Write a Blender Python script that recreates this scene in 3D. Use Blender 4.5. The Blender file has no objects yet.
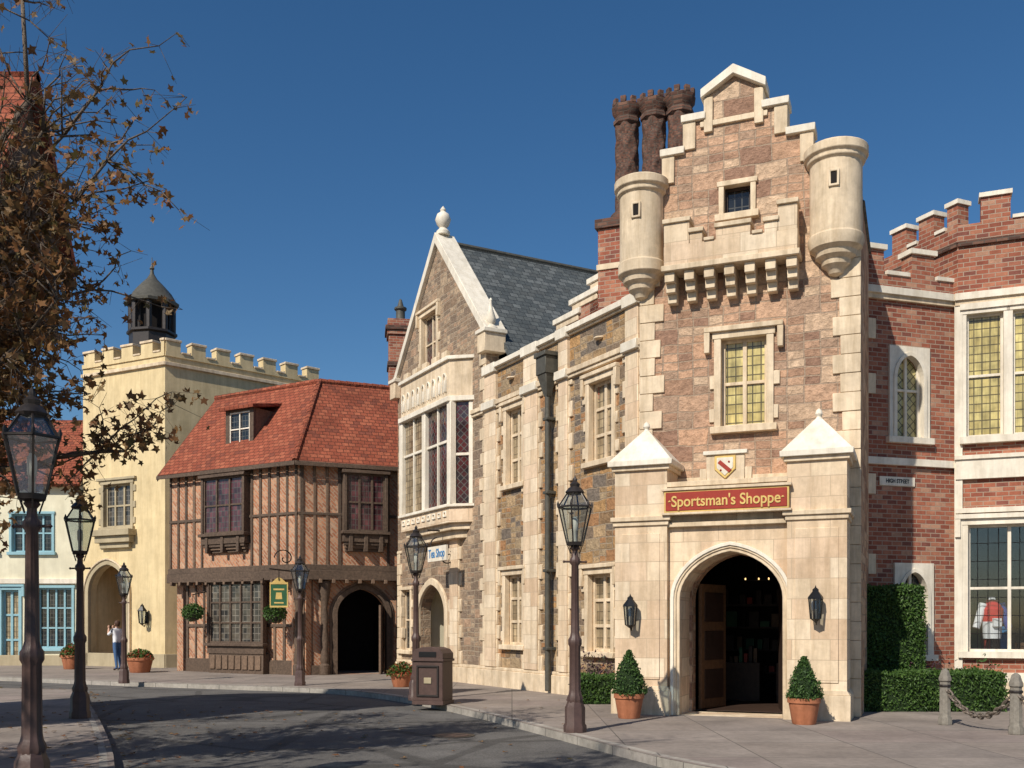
import bpy, bmesh, math, random
from mathutils import Vector, Matrix, geometry
random.seed(7)
R=random.random
def ru(a,b): return a+(b-a)*random.random()
scene=bpy.context.scene
COL=scene.collection
EYE=1.6; FPX=1000.0; CX=512.0; HZ=624.0   # surveyed from the photograph

# ------------------------------------------------------------------ materials
def nd(nt,t,ins=None,**kw):
    n=nt.nodes.new(t)
    for k,v in kw.items(): setattr(n,k,v)
    for k,v in (ins or {}).items():
        if isinstance(v,bpy.types.NodeSocket): nt.links.new(v,n.inputs[k])
        else: n.inputs[k].default_value=v
    return n
def c4(c): return (c[0],c[1],c[2],1.0)
def newmat(name,rough=.8,metal=0.0,spec=.3):
    m=bpy.data.materials.new(name); m.use_nodes=True
    nt=m.node_tree; b=nt.nodes['Principled BSDF']
    b.inputs['Roughness'].default_value=rough; b.inputs['Metallic'].default_value=metal
    b.inputs['Specular IOR Level'].default_value=spec
    return m,nt,b
def ramp(nt,fac,stops,const=False):
    r=nd(nt,'ShaderNodeValToRGB',{'Fac':fac})
    e=r.color_ramp.elements
    r.color_ramp.interpolation='CONSTANT' if const else 'LINEAR'
    e[0].position=stops[0][0]; e[0].color=c4(stops[0][1])
    e[1].position=stops[1][0]; e[1].color=c4(stops[1][1])
    for p,c in stops[2:]:
        x=e.new(p); x.color=c4(c)
    return r.outputs['Color']
def g3(v): return (v,v,v)
def mulnoise(nt,col,vec,scale,lo,hi,detail=3):
    n=nd(nt,'ShaderNodeTexNoise',{'Vector':vec,'Scale':scale,'Detail':detail,'Roughness':.7})
    r=ramp(nt,n.outputs['Fac'],[(.3,lo if isinstance(lo,tuple) else g3(lo)),(.7,g3(hi))])
    mx=nd(nt,'ShaderNodeMixRGB',{'Fac':1.0,'Color1':col,'Color2':r},blend_type='MULTIPLY')
    return mx.outputs['Color'],n.outputs['Fac']
def streaks(nt,col,ob,amt):
    mp=nd(nt,'ShaderNodeMapping',{'Vector':ob,'Scale':(3.2,3.2,.35)}).outputs[0]
    n=nd(nt,'ShaderNodeTexNoise',{'Vector':mp,'Scale':1.6,'Detail':4.0,'Roughness':.7})
    r=ramp(nt,n.outputs['Fac'],[(.36,(1-amt,1-amt*1.12,1-amt*1.3)),(.58,g3(1.0))])
    return nd(nt,'ShaderNodeMixRGB',{'Fac':1.0,'Color1':col,'Color2':r},blend_type='MULTIPLY').outputs['Color']
def plain(name,col,rough=.8,scale=6,var=.15,bump=.15,metal=0.0,spec=.3,bscale=None,big=.12,bd=.01,streak=0):
    m,nt,b=newmat(name,rough,metal,spec)
    tc=nd(nt,'ShaderNodeTexCoord').outputs['Object']
    rgb=nd(nt,'ShaderNodeRGB'); rgb.outputs[0].default_value=c4(col)
    c,f=mulnoise(nt,rgb.outputs[0],tc,scale,1-var,1+var)
    c,f2=mulnoise(nt,c,tc,.7,1-big,1+big,2)
    if streak: c=streaks(nt,c,tc,streak)
    nt.links.new(c,b.inputs['Base Color'])
    if bump:
        bn=nd(nt,'ShaderNodeTexNoise',{'Vector':tc,'Scale':bscale or scale*4,'Detail':2.0})
        bp=nd(nt,'ShaderNodeBump',{'Height':bn.outputs['Fac'],'Strength':bump,'Distance':bd})
        nt.links.new(bp.outputs[0],b.inputs['Normal'])
    return m
def masonry(name,bw,bh,ms,stops,mort,warp=.02,bump=.6,nest=False,rough=.9,var=.2,rot=0,offset=.5,bd=.03,wscale=2.0,big=.12,squash=1.0,spec=.25,streak=0,split=.5):
    m,nt,b=newmat(name,rough,0,spec)
    tcn=nd(nt,'ShaderNodeTexCoord'); uv=tcn.outputs['UV']; ob=tcn.outputs['Object']
    if rot:
        uv=nd(nt,'ShaderNodeMapping',{'Vector':uv,'Rotation':(0,0,rot)}).outputs[0]
    n=nd(nt,'ShaderNodeTexNoise',{'Vector':uv,'Scale':wscale,'Detail':2.0})
    s=nd(nt,'ShaderNodeVectorMath',{0:n.outputs['Color'],1:(.5,.5,.5)},operation='SUBTRACT')
    s2=nd(nt,'ShaderNodeVectorMath',{0:s.outputs[0],'Scale':warp*2},operation='SCALE')
    v=nd(nt,'ShaderNodeVectorMath',{0:uv,1:s2.outputs[0]},operation='ADD').outputs[0]
    def br(w,h,off):
        return nd(nt,'ShaderNodeTexBrick',{'Vector':v,'Color1':(0,0,0,1),'Color2':(1,1,1,1),'Mortar':(0,0,0,1),'Scale':1.0,
            'Mortar Size':ms,'Mortar Smooth':.25,'Bias':0.0,'Brick Width':w,'Row Height':h},offset=off,squash=squash)
    b1=br(bw,bh,offset); tint=b1.outputs['Color']; fac=b1.outputs['Fac']
    if nest:
        b2=br(bw/2,bh/2,0.0)
        gt=nd(nt,'ShaderNodeMath',{0:tint,1:split},operation='GREATER_THAN').outputs[0]
        t1=nd(nt,'ShaderNodeMath',{0:tint,1:1.0/split},operation='MULTIPLY').outputs[0]
        tint=nd(nt,'ShaderNodeMixRGB',{'Fac':gt,'Color1':t1,'Color2':b2.outputs['Color']}).outputs['Color']
        fm=nd(nt,'ShaderNodeMath',{0:b2.outputs['Fac'],1:gt},operation='MULTIPLY').outputs[0]
        fac=nd(nt,'ShaderNodeMath',{0:fm,1:fac},operation='MAXIMUM').outputs[0]
    col=ramp(nt,tint,stops,True)
    col,nf=mulnoise(nt,col,ob,9,1-var,1+var,4)
    col,_=mulnoise(nt,col,ob,.8,1-big,1+big,2)
    if streak: col=streaks(nt,col,ob,streak)
    mx=nd(nt,'ShaderNodeMixRGB',{'Fac':fac,'Color1':col,'Color2':c4(mort)}).outputs['Color']
    nt.links.new(mx,b.inputs['Base Color'])
    h1=nd(nt,'ShaderNodeMath',{0:1.0,1:fac},operation='SUBTRACT').outputs[0]
    h2=nd(nt,'ShaderNodeMath',{0:nf,1:1.1},operation='MULTIPLY').outputs[0]
    h3=nd(nt,'ShaderNodeMath',{0:tint,1:.4},operation='MULTIPLY').outputs[0]
    h=nd(nt,'ShaderNodeMath',{0:h1,1:h2},operation='ADD').outputs[0]
    h=nd(nt,'ShaderNodeMath',{0:h,1:h3},operation='ADD').outputs[0]
    bp=nd(nt,'ShaderNodeBump',{'Height':h,'Strength':bump,'Distance':bd})
    nt.links.new(bp.outputs[0],b.inputs['Normal'])
    return m
def glazing(name,base,lead,w,h,rough=.1,rot=0,lw=.012,base2=None,folds=0):
    m,nt,b=newmat(name,rough,0,.6)
    tcn=nd(nt,'ShaderNodeTexCoord'); uv0=tcn.outputs['UV']; uv=uv0
    if rot: uv=nd(nt,'ShaderNodeMapping',{'Vector':uv,'Rotation':(0,0,rot)}).outputs[0]
    b1=nd(nt,'ShaderNodeTexBrick',{'Vector':uv,'Color1':c4(base),'Color2':c4(base2 or [x*.6 for x in base]),'Mortar':c4(lead),'Scale':1.0,
        'Mortar Size':lw,'Mortar Smooth':.1,'Bias':0.0,'Brick Width':w,'Row Height':h},offset=0.0)
    c,f=mulnoise(nt,b1.outputs['Color'],tcn.outputs['Object'],2.2,.5,1.2)
    if folds:
        mp=nd(nt,'ShaderNodeMapping',{'Vector':uv0,'Scale':(7,.5,1)}).outputs[0]
        c,_=mulnoise(nt,c,mp,2.0,.6,1.15,2)
    nt.links.new(c,b.inputs['Base Color'])
    bn=nd(nt,'ShaderNodeTexNoise',{'Vector':tcn.outputs['Object'],'Scale':5.0})
    ad=nd(nt,'ShaderNodeMath',{0:bn.outputs['Fac'],1:b1.outputs['Fac']},operation='ADD')
    bp=nd(nt,'ShaderNodeBump',{'Height':ad.outputs[0],'Strength':.3,'Distance':.012})
    nt.links.new(bp.outputs[0],b.inputs['Normal'])
    return m
def clearglass(name,fac=.12,tint=(.9,.95,.95)):
    m,nt,b=newmat(name)
    nt.nodes.remove(b)
    o=nt.nodes['Material Output']
    t=nd(nt,'ShaderNodeBsdfTransparent',{'Color':c4(tint)}); g=nd(nt,'ShaderNodeBsdfGlossy',{'Roughness':.05,'Color':(1,1,1,1)})
    mx=nd(nt,'ShaderNodeMixShader',{'Fac':fac}); nt.links.new(t.outputs[0],mx.inputs[1]); nt.links.new(g.outputs[0],mx.inputs[2])
    nt.links.new(mx.outputs[0],o.inputs['Surface'])
    return m
def leafmat(name,stops,trans=.3,rough=.55):
    m,nt,b=newmat(name,rough,0,.35)
    o=nt.nodes['Material Output']
    geo=nd(nt,'ShaderNodeNewGeometry')
    c=ramp(nt,geo.outputs['Random Per Island'],stops)
    nt.links.new(c,b.inputs['Base Color'])
    if trans:
        t=nd(nt,'ShaderNodeBsdfTranslucent',{'Color':c})
        mx=nd(nt,'ShaderNodeMixShader',{'Fac':trans}); nt.links.new(b.outputs[0],mx.inputs[1]); nt.links.new(t.outputs[0],mx.inputs[2])
        nt.links.new(mx.outputs[0],o.inputs['Surface'])
    return m
def emis(name,col,s):
    m,nt,b=newmat(name); b.inputs['Emission Color'].default_value=c4(col); b.inputs['Emission Strength'].default_value=s
    b.inputs['Base Color'].default_value=c4(col); return m

M={}
M['stoneP']=masonry('pink_ashlar',.56,.31,.013,[(0,(.50,.315,.205)),(.13,(.36,.215,.14)),(.26,(.54,.375,.25)),(.38,(.29,.17,.115)),(.5,(.47,.29,.19)),(.62,(.56,.40,.27)),(.74,(.38,.25,.17)),(.86,(.52,.315,.20))],(.40,.29,.205),warp=.045,nest=True,bump=.95,bd=.055,var=.30,split=.45)
M['stoneB']=masonry('brown_rubble',.50,.27,.015,[(0,(.31,.205,.11)),(.12,(.40,.235,.105)),(.24,(.20,.145,.10)),(.36,(.35,.255,.155)),(.48,(.26,.165,.09)),(.6,(.42,.29,.165)),(.72,(.175,.14,.11)),(.84,(.36,.19,.09))],(.36,.275,.19),warp=.05,nest=True,bump=.95,bd=.055,var=.30,split=.45)
M['stoneG']=masonry('gable_rubble',.44,.25,.016,[(0,(.36,.25,.165)),(.16,(.26,.18,.12)),(.32,(.41,.30,.20)),(.48,(.29,.21,.145)),(.64,(.38,.25,.165)),(.8,(.22,.16,.115))],(.37,.29,.21),warp=.05,nest=True,bump=.9,bd=.05,var=.28,split=.45)
M['brick']=masonry('red_brick',.235,.092,.009,[(0,(.31,.105,.062)),(.18,(.24,.075,.047)),(.34,(.37,.15,.09)),(.5,(.29,.095,.057)),(.64,(.40,.215,.14)),(.76,(.33,.125,.078)),(.9,(.20,.072,.052))],(.36,.275,.205),warp=.006,bump=.5,bd=.015,big=.16)
M['brickD']=masonry('chimney_brick',.22,.08,.012,[(0,(.11,.055,.04)),(.3,(.15,.072,.05)),(.6,(.085,.045,.034)),(.85,(.18,.095,.066))],(.10,.075,.06),warp=.006,bump=.5,bd=.015)
M['herring']=masonry('brick_nogging',.25,.085,.014,[(0,(.44,.20,.11)),(.25,(.37,.155,.083)),(.5,(.50,.265,.155)),(.75,(.33,.145,.082)),(.9,(.48,.30,.195))],(.42,.30,.21),warp=.01,bump=.5,bd=.015,rot=.785)
M['cream']=plain('cast_stone',(.70,.565,.40),.85,5,.13,.25,big=.12,streak=.24)
M['ashlar']=masonry('cream_ashlar',.62,.34,.006,[(0,(.72,.575,.405)),(.25,(.67,.515,.355)),(.5,(.75,.615,.45)),(.75,(.64,.475,.325)),(.9,(.71,.54,.38))],(.46,.35,.24),warp=.004,bump=.3,var=.10,bd=.012,streak=.2)
M['white']=plain('white_paint_stone',(.77,.70,.58),.75,6,.08,.15,streak=.16)
M['timber']=plain('dark_timber',(.10,.068,.048),.75,14,.35,.5,bscale=30,bd=.015)
M['timber2']=plain('oak_timber',(.16,.105,.07),.75,14,.3,.4,bscale=30)
M['tile']=masonry('clay_tile',.22,.16,.010,[(0,(.29,.080,.043)),(.25,(.25,.066,.036)),(.5,(.33,.10,.054)),(.75,(.27,.073,.04)),(.92,(.20,.06,.037))],(.10,.035,.022),warp=.012,bump=.9,bd=.035,big=.18,var=.16)
M['slate']=masonry('slate_tile',.26,.20,.010,[(0,(.095,.105,.105)),(.3,(.072,.082,.085)),(.6,(.125,.135,.135)),(.85,(.083,.09,.09))],(.03,.035,.04),warp=.006,bump=.7,bd=.02,rough=.7)
M['yellow']=plain('yellow_plaster',(.68,.54,.31),.9,3,.08,.2,big=.08,streak=.14)
M['creamp']=plain('cream_plaster',(.72,.67,.50),.9,3,.06,.1,streak=.08)
M['orange']=plain('ochre_plaster',(.55,.34,.14),.9,3,.08,.1)
M['beige']=plain('beige_plinth',(.42,.35,.23),.9,3,.1,.15,streak=.1)
M['blue']=plain('blue_paint',(.27,.45,.50),.5,6,.06,.05)
M['iron']=plain('cast_iron',(.035,.028,.025),.45,12,.2,.2,metal=.3,spec=.5)
M['ironB']=plain('brown_iron',(.08,.046,.038),.5,10,.18,.2,spec=.45)
M['lead']=plain('lead_pipe',(.09,.085,.07),.6,8,.2,.2,metal=.2)
M['gY']=glazing('yellow_leaded_glass',(.68,.57,.23),(.16,.13,.06),.15,.17,.18,base2=(.54,.43,.16),folds=1)
M['gYd']=glazing('yellow_diamond_glass',(.58,.50,.22),(.13,.11,.05),.13,.13,.15,rot=.785,base2=(.42,.35,.14))
M['gD']=glazing('dark_leaded_glass',(.03,.035,.04),(.10,.10,.09),.13,.17,.05,base2=(.012,.014,.018))
M['gDd']=glazing('dark_diamond_glass',(.035,.035,.04),(.12,.11,.10),.14,.14,.06,rot=.785,base2=(.12,.03,.03))
M['gR']=glazing('red_curtain_glass',(.17,.06,.065),(.11,.10,.09),.14,.18,.1,base2=(.05,.025,.03),folds=1)
M['gC']=glazing('pale_curtain_glass',(.50,.39,.24),(.18,.14,.09),.14,.19,.15,base2=(.30,.22,.13),folds=1)
M['gS']=glazing('shop_display_glass',(.13,.11,.085),(.20,.18,.15),.17,.19,.08,base2=(.035,.035,.035))
M['clear']=clearglass('window_glass',.06,(.92,.94,.94))
M['lampglass']=clearglass('lantern_glass',.16,(.78,.84,.86))
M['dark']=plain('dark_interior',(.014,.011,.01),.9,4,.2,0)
M['wood']=plain('door_wood',(.15,.08,.04),.5,12,.25,.25)
M['woodD']=plain('dark_door_wood',(.045,.026,.018),.55,12,.25,.25)
M['terra']=plain('terracotta',(.42,.16,.08),.8,8,.15,.15,streak=.2)
M['signred']=plain('sign_red',(.32,.035,.02),.5,8,.12,.05)
M['gold']=plain('gold_leaf',(.72,.50,.17),.4,10,.1,.05,metal=.3)
M['green']=plain('sign_green',(.03,.10,.045),.5,8,.1,.05)
M['bluesign']=plain('sign_blue',(.05,.20,.42),.5,8,.1,.05)
M['black']=plain('black_paint',(.012,.012,.013),.4,8,.1,0)
M['bulb']=emis('lit_bulb',(1,.62,.25),2.2)
M['boll']=plain('grey_stone_bollard',(.20,.18,.15),.85,14,.25,.3)
M['chain']=plain('rusty_chain',(.16,.13,.105),.6,20,.3,.2,metal=.2)
M['bark']=plain('bark',(.13,.10,.075),.9,16,.3,.6,bd=.02)
M['jr']=plain('jersey_red',(.55,.02,.03),.8,6,.1,.1); M['jw']=plain('jersey_white',(.75,.75,.78),.8,6,.05,.1); M['jb']=plain('jersey_blue',(.03,.07,.35),.8,6,.1,.1)
M['skin']=plain('skin',(.55,.33,.23),.6,6,.05,0); M['shirt']=plain('white_shirt',(.72,.72,.74),.85,5,.06,.1); M['jean']=plain('denim',(.06,.12,.24),.9,30,.15,.1); M['hair']=plain('brown_hair',(.07,.035,.02),.6,30,.2,.2)
M['leafA']=leafmat('autumn_leaves',[(0,(.17,.075,.03)),(.2,(.27,.13,.05)),(.42,(.15,.095,.035)),(.6,(.34,.18,.075)),(.8,(.12,.10,.035)),(1,(.22,.09,.035))],.35)
M['leafG']=leafmat('box_hedge_leaves',[(0,(.045,.10,.018)),(.4,(.075,.145,.027)),(.75,(.03,.07,.014)),(1,(.10,.17,.038))],.2)
M['leafD']=leafmat('topiary_leaves',[(0,(.026,.065,.014)),(.5,(.05,.105,.024)),(1,(.075,.135,.03))],.2)
M['leafP']=leafmat('purple_leaves',[(0,(.06,.03,.045)),(.5,(.10,.05,.06)),(1,(.05,.07,.03))],.2)
M['flR']=leafmat('flowers',[(0,(.4,.05,.03)),(.5,(.05,.11,.02)),(1,(.08,.15,.03))],.2)
M['hedgecore']=plain('hedge_core',(.014,.028,.008),.95,20,.3,.3)
def asphalt():
    m,nt,b=newmat('asphalt',.88,0,.25)
    ob=nd(nt,'ShaderNodeTexCoord').outputs['Object']
    rgb=nd(nt,'ShaderNodeRGB'); rgb.outputs[0].default_value=(.125,.118,.11,1)
    c,_=mulnoise(nt,rgb.outputs[0],ob,45,.62,1.38,2)
    c,_=mulnoise(nt,c,ob,.5,.76,1.15,3)
    c,_=mulnoise(nt,c,ob,2.3,.84,1.12,3)
    v=nd(nt,'ShaderNodeTexVoronoi',{'Vector':ob,'Scale':.33},feature='DISTANCE_TO_EDGE')
    n=nd(nt,'ShaderNodeTexNoise',{'Vector':ob,'Scale':1.5,'Detail':6.0})
    a=nd(nt,'ShaderNodeMath',{0:n.outputs['Fac'],1:.035},operation='MULTIPLY')
    a2=nd(nt,'ShaderNodeMath',{0:v.outputs['Distance'],1:a.outputs[0]},operation='SUBTRACT')
    cr=ramp(nt,a2.outputs[0],[(0,g3(.5)),(.012,g3(1))])
    c=nd(nt,'ShaderNodeMixRGB',{'Fac':.7,'Color1':c,'Color2':cr},blend_type='MULTIPLY').outputs['Color']
    nt.links.new(c,b.inputs['Base Color'])
    bn=nd(nt,'ShaderNodeTexNoise',{'Vector':ob,'Scale':90.0,'Detail':2.0})
    bp=nd(nt,'ShaderNodeBump',{'Height':bn.outputs['Fac'],'Strength':.5,'Distance':.01}); nt.links.new(bp.outputs[0],b.inputs['Normal'])
    return m
M['asphalt']=asphalt()
M['pave']=masonry('concrete_pavement',1.5,1.5,.010,[(0,(.245,.205,.175)),(.3,(.26,.22,.19)),(.6,(.23,.195,.17)),(.85,(.25,.205,.18))],(.12,.105,.09),warp=.004,bump=.25,var=.16,offset=0.0,bd=.008,big=.2)
M['kerb']=masonry('kerb_concrete',1.2,3.0,.01,[(0,(.33,.30,.26)),(.5,(.30,.27,.24)),(.8,(.35,.32,.28))],(.12,.11,.1),warp=.003,bump=.2,bd=.006,big=.2)
M['soil']=plain('earth',(.10,.08,.05),.95,4,.2,.3)

# ------------------------------------------------------------------ geometry helpers
def G(px,d): return ((px-CX)/FPX*d,d)
class Frame:
    def __init__(s,p0,p1):
        s.O=Vector(p0); s.U=(Vector(p1)-s.O); s.L=s.U.length; s.U.normalize(); s.N=Vector((s.U.y,-s.U.x))
    def w(s,u,n,z): return (s.O.x+s.U.x*u+s.N.x*n, s.O.y+s.U.y*u+s.N.y*n, z)
    def u(s,px,n=0):
        t=(px-CX)/FPX; o=s.O+s.N*n
        return (t*o.y-o.x)/(s.U.x-t*s.U.y)
    def d(s,px,n=0):
        return (s.O+s.N*n).y+s.U.y*s.u(px,n)
    def z(s,px,py,n=0): return EYE+(HZ-py)/FPX*s.d(px,n)
    def r(s,x0,x1,y0,y1,n=0):
        xm=(x0+x1)/2
        return (s.u(x0,n),s.u(x1,n),s.z(xm,y1,n),s.z(xm,y0,n))
def FA(x,y,ang=0): return Frame((x,y),(x+math.cos(ang),y+math.sin(ang)))
class MB:
    def __init__(s): s.v=[];s.f=[];s.m=[];s.mats=[];s.sm=[]
    def mi(s,mat):
        mat=M[mat]
        if mat not in s.mats: s.mats.append(mat)
        return s.mats.index(mat)
    def add(s,vs,fs,mat,smooth=False):
        o=len(s.v); s.v+= [tuple(v) for v in vs]; k=s.mi(mat)
        for f in fs: s.f.append([i+o for i in f]); s.m.append(k); s.sm.append(smooth)
    def box(s,F,u0,u1,n0,n1,z0,z1,mat):
        vs=[F.w(u,n,z) for z in (z0,z1) for n in (n0,n1) for u in (u0,u1)]
        s.add(vs,[(0,1,3,2),(4,6,7,5),(0,4,5,1),(2,3,7,6),(0,2,6,4),(1,5,7,3)],mat)
    def prism(s,F,poly,n0,n1,mat,holes=()):
        loops=[list(poly)]+[list(h) for h in holes]
        flat=[p for l in loops for p in l]; n=len(flat)
        tris=geometry.tessellate_polygon([[Vector((p[0],p[1],0)) for p in l] for l in loops])
        vs=[F.w(p[0],n1,p[1]) for p in flat]+[F.w(p[0],n0,p[1]) for p in flat]
        fs=[tuple(t) for t in tris]+[tuple(reversed([i+n for i in t])) for t in tris]
        o=0
        for l in loops:
            k=len(l)
            for i in range(k):
                a=o+i;b=o+(i+1)%k
                fs.append((a,b,b+n,a+n))
            o+=k
        s.add(vs,fs,mat)
    def ring(s,F,inner,outer,n0,n1,mat,closed=False):
        k=len(inner); vs=[]
        for a,b in zip(inner,outer):
            vs+=[F.w(a[0],n0,a[1]),F.w(a[0],n1,a[1]),F.w(b[0],n1,b[1]),F.w(b[0],n0,b[1])]
        fs=[]
        for i in range(k if closed else k-1):
            a=4*i;b=4*((i+1)%k)
            for j in range(4):
                j2=(j+1)%4; fs.append((a+j,a+j2,b+j2,b+j))
        if not closed: fs+= [(0,1,2,3),(4*k-4,4*k-3,4*k-2,4*k-1)]
        s.add(vs,fs,mat)
    def slab(s,pts,t,mat):
        P=[Vector(p) for p in pts]; n=(P[1]-P[0]).cross(P[2]-P[0]).normalized()
        if n.z<0: n=-n
        k=len(P); vs=P+[p-n*t for p in P]
        fs=[tuple(range(k)),tuple(reversed(range(k,2*k)))]+[(i,(i+1)%k,(i+1)%k+k,i+k) for i in range(k)]
        s.add(vs,fs,mat)
    def hpoly(s,pts,z0,z1,mat):
        n=len(pts)
        tris=geometry.tessellate_polygon([[Vector((p[0],p[1],0)) for p in pts]])
        vs=[(p[0],p[1],z1) for p in pts]+[(p[0],p[1],z0) for p in pts]
        fs=[tuple(t) for t in tris]+[tuple(i+n for i in reversed(t)) for t in tris]+[(i,(i+1)%n,(i+1)%n+n,i+n) for i in range(n)]
        s.add(vs,fs,mat)
    def lathe(s,c,prof,mat,seg=16,smooth=True,rot=0.0,twist=0,lobe=0,lobes=8,lattice=False):
        vs=[];fs=[]
        z0=prof[0][1]
        for r,z in prof:
            for i in range(seg):
                a=rot+2*math.pi*i/seg
                rr=r
                if lattice:
                    k1=math.cos(lobes*a+(z-z0)*twist); k2=math.cos(lobes*a-(z-z0)*twist); rr=r*(1+lobe*max(k1,k2,-.2))
                elif lobe: rr=r*(1+lobe*math.cos(lobes*(a+(z-z0)*twist)))
                vs.append((c[0]+rr*math.cos(a),c[1]+rr*math.sin(a),c[2]+z))
        for j in range(len(prof)-1):
            for i in range(seg):
                i2=(i+1)%seg
                fs.append((j*seg+i,j*seg+i2,(j+1)*seg+i2,(j+1)*seg+i))
        fs.append(tuple(reversed(range(seg)))); fs.append(tuple(range((len(prof)-1)*seg,len(prof)*seg)))
        s.add(vs,fs,mat,smooth)
    def tube(s,p0,p1,r0,r1,mat,seg=8,smooth=True):
        p0=Vector(p0);p1=Vector(p1);d=(p1-p0)
        if d.length<1e-5: return
        q=d.to_track_quat('Z','Y'); vs=[]
        for p,r in ((p0,r0),(p1,r1)):
            for i in range(seg):
                a=2*math.pi*i/seg; vs.append(p+q@Vector((r*math.cos(a),r*math.sin(a),0)))
        fs=[(i,(i+1)%seg,seg+(i+1)%seg,seg+i) for i in range(seg)]+[tuple(reversed(range(seg))),tuple(range(seg,2*seg))]
        s.add(vs,fs,mat,smooth)
    def path(s,pts,r,mat,seg=6):
        for a,b in zip(pts[:-1],pts[1:]): s.tube(a,b,r,r,mat,seg)
    def obj(s,name,parent=None,bevel=0,raw=False):
        me=bpy.data.meshes.new(name); me.from_pydata(s.v,[],s.f)
        for m in s.mats: me.materials.append(m)
        me.polygons.foreach_set('material_index',s.m)
        me.polygons.foreach_set('use_smooth',s.sm)
        if not raw:
            bm=bmesh.new(); bm.from_mesh(me); bmesh.ops.recalc_face_normals(bm,faces=bm.faces); 
            uvl=bm.loops.layers.uv.new('UVMap'); Z=Vector((0,0,1))
            for f in bm.faces:
                n=f.normal
                if abs(n.z)>.97 or n.length<.5:
                    for l in f.loops: l[uvl].uv=(l.vert.co.x,l.vert.co.y)
                else:
                    t=Z.cross(n).normalized(); b=n.cross(t)
                    for l in f.loops: l[uvl].uv=(l.vert.co.dot(t)+50,l.vert.co.dot(b)+50)
            bm.to_mesh(me); bm.free()
            if any(s.sm): me.set_sharp_from_angle(angle=math.radians(38))
        o=bpy.data.objects.new(name,me); COL.objects.link(o)
        if parent: o.parent=parent; o.matrix_parent_inverse=Matrix.Translation(-Vector(parent.location)) if parent.get('world') else Matrix.Identity(4)
        if bevel:
            b=o.modifiers.new('Bevel','BEVEL'); b.width=bevel; b.segments=1; b.limit_method='ANGLE'; b.angle_limit=math.radians(50)
        return o
def empty(name,loc=(0,0,0),world=True):
    e=bpy.data.objects.new(name,None); e.location=loc; COL.objects.link(e); e.empty_display_size=.3
    if world: e['world']=1
    return e
def rect(r): u0,u1,z0,z1=r; return [(u0,z0),(u1,z0),(u1,z1),(u0,z1)]
def arch(u0,u1,z0,zs,zt,k=10,point=.15,grow=0):
    u0-=grow;u1+=grow;zt+=grow
    c=(u0+u1)/2;h=(u1-u0)/2; L=[]
    for i in range(k+1):
        a=math.pi/2*i/k; x=1-math.cos(a)
        z=zs+(zt-zs)*((1-point)*math.sin(a)+point*x)
        L.append((u0+h*x,z))
    Rr=[(2*c-p[0],p[1]) for p in reversed(L[:-1])]
    return [(u0,z0)]+L+Rr+[(u1,z0)]
def window(T,W,F,r,holes,wn,cols,rows,fm,gm,sur='cream',sw=.14,hood=True,sill=True,recess=.14,bar=.05,proud=.05,label=0.0,ends=True):
    u0,u1,z0,z1=r
    holes.append(rect(r))
    e=.004
    if sur:
        T.box(F,u0-sw,u0+e,wn-.1,wn+proud,z0-.01,z1+.01,sur); T.box(F,u1-e,u1+sw,wn-.1,wn+proud,z0-.01,z1+.01,sur)
        T.box(F,u0-sw-.03,u1+sw+.03,wn-.1,wn+proud+.012,z1-e,z1+sw,sur)
        if ends:
            h=.3; z=z0+.1;i=0
            while z+h<z1:
                if i%2==0:
                    a=ru(.07,.14);b=ru(.07,.14)
                    T.box(F,u0-sw-a,u0-sw+.01,wn-.08,wn+proud-.01,z,z+h*.8,sur); T.box(F,u1+sw-.01,u1+sw+b,wn-.08,wn+proud-.01,z,z+h*.8,sur)
                z+=h;i+=1
    if sill: T.box(F,u0-sw-.06,u1+sw+.06,wn-.12,wn+proud+.07,z0-.12,z0+e,sur or fm)
    if hood:
        T.box(F,u0-sw-.12-label,u1+sw+.12+label,wn-.05,wn+proud+.07,z1+sw,z1+sw+.09,sur or fm)
        T.box(F,u0-sw-.12-label,u0-sw-.02-label,wn-.05,wn+proud+.06,z1-.25,z1+sw+.003,sur or fm)
        T.box(F,u1+sw+.02+label,u1+sw+.12+label,wn-.05,wn+proud+.06,z1-.25,z1+sw+.003,sur or fm)
    n0=wn-recess-.04;n1=wn-recess+.03
    W.box(F,u0-.01,u0+bar,n0,n1,z0-.01,z1+.01,fm); W.box(F,u1-bar,u1+.01,n0,n1,z0-.01,z1+.01,fm)
    W.box(F,u0+bar-.002,u1-bar+.002,n0,n1-.003,z0-.01,z0+bar,fm); W.box(F,u0+bar-.002,u1-bar+.002,n0,n1-.003,z1-bar,z1+.01,fm)
    for i in range(1,cols):
        u=u0+(u1-u0)*i/cols; W.box(F,u-bar*.6,u+bar*.6,n0,n1+.004,z0+bar*.5,z1-bar*.5,fm)
    for i in range(1,rows):
        z=z0+(z1-z0)*i/rows; W.box(F,u0+bar*.5,u1-bar*.5,n0,n1-.006,z-bar*.5,z+bar*.5,fm)
    if gm: W.box(F,u0-.015,u1+.015,wn-recess-.03,wn-recess-.015,z0-.015,z1+.015,gm)
def quoins(T,F,u,dirn,wn,z0,z1,mat='cream',short=.26,lng=.44,h=.33,proud=.035):
    z=z0;i=0
    while z<z1-.02:
        L=(lng if i%2==0 else short)*ru(.9,1.12); zt=min(z+h,z1)-.008
        a,b=(u,u+L*dirn) if dirn>0 else (u+L*dirn,u)
        T.box(F,a,b,wn-.1,wn+proud+ru(-.006,.006),z,zt,mat)
        z+=h;i+=1
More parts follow.
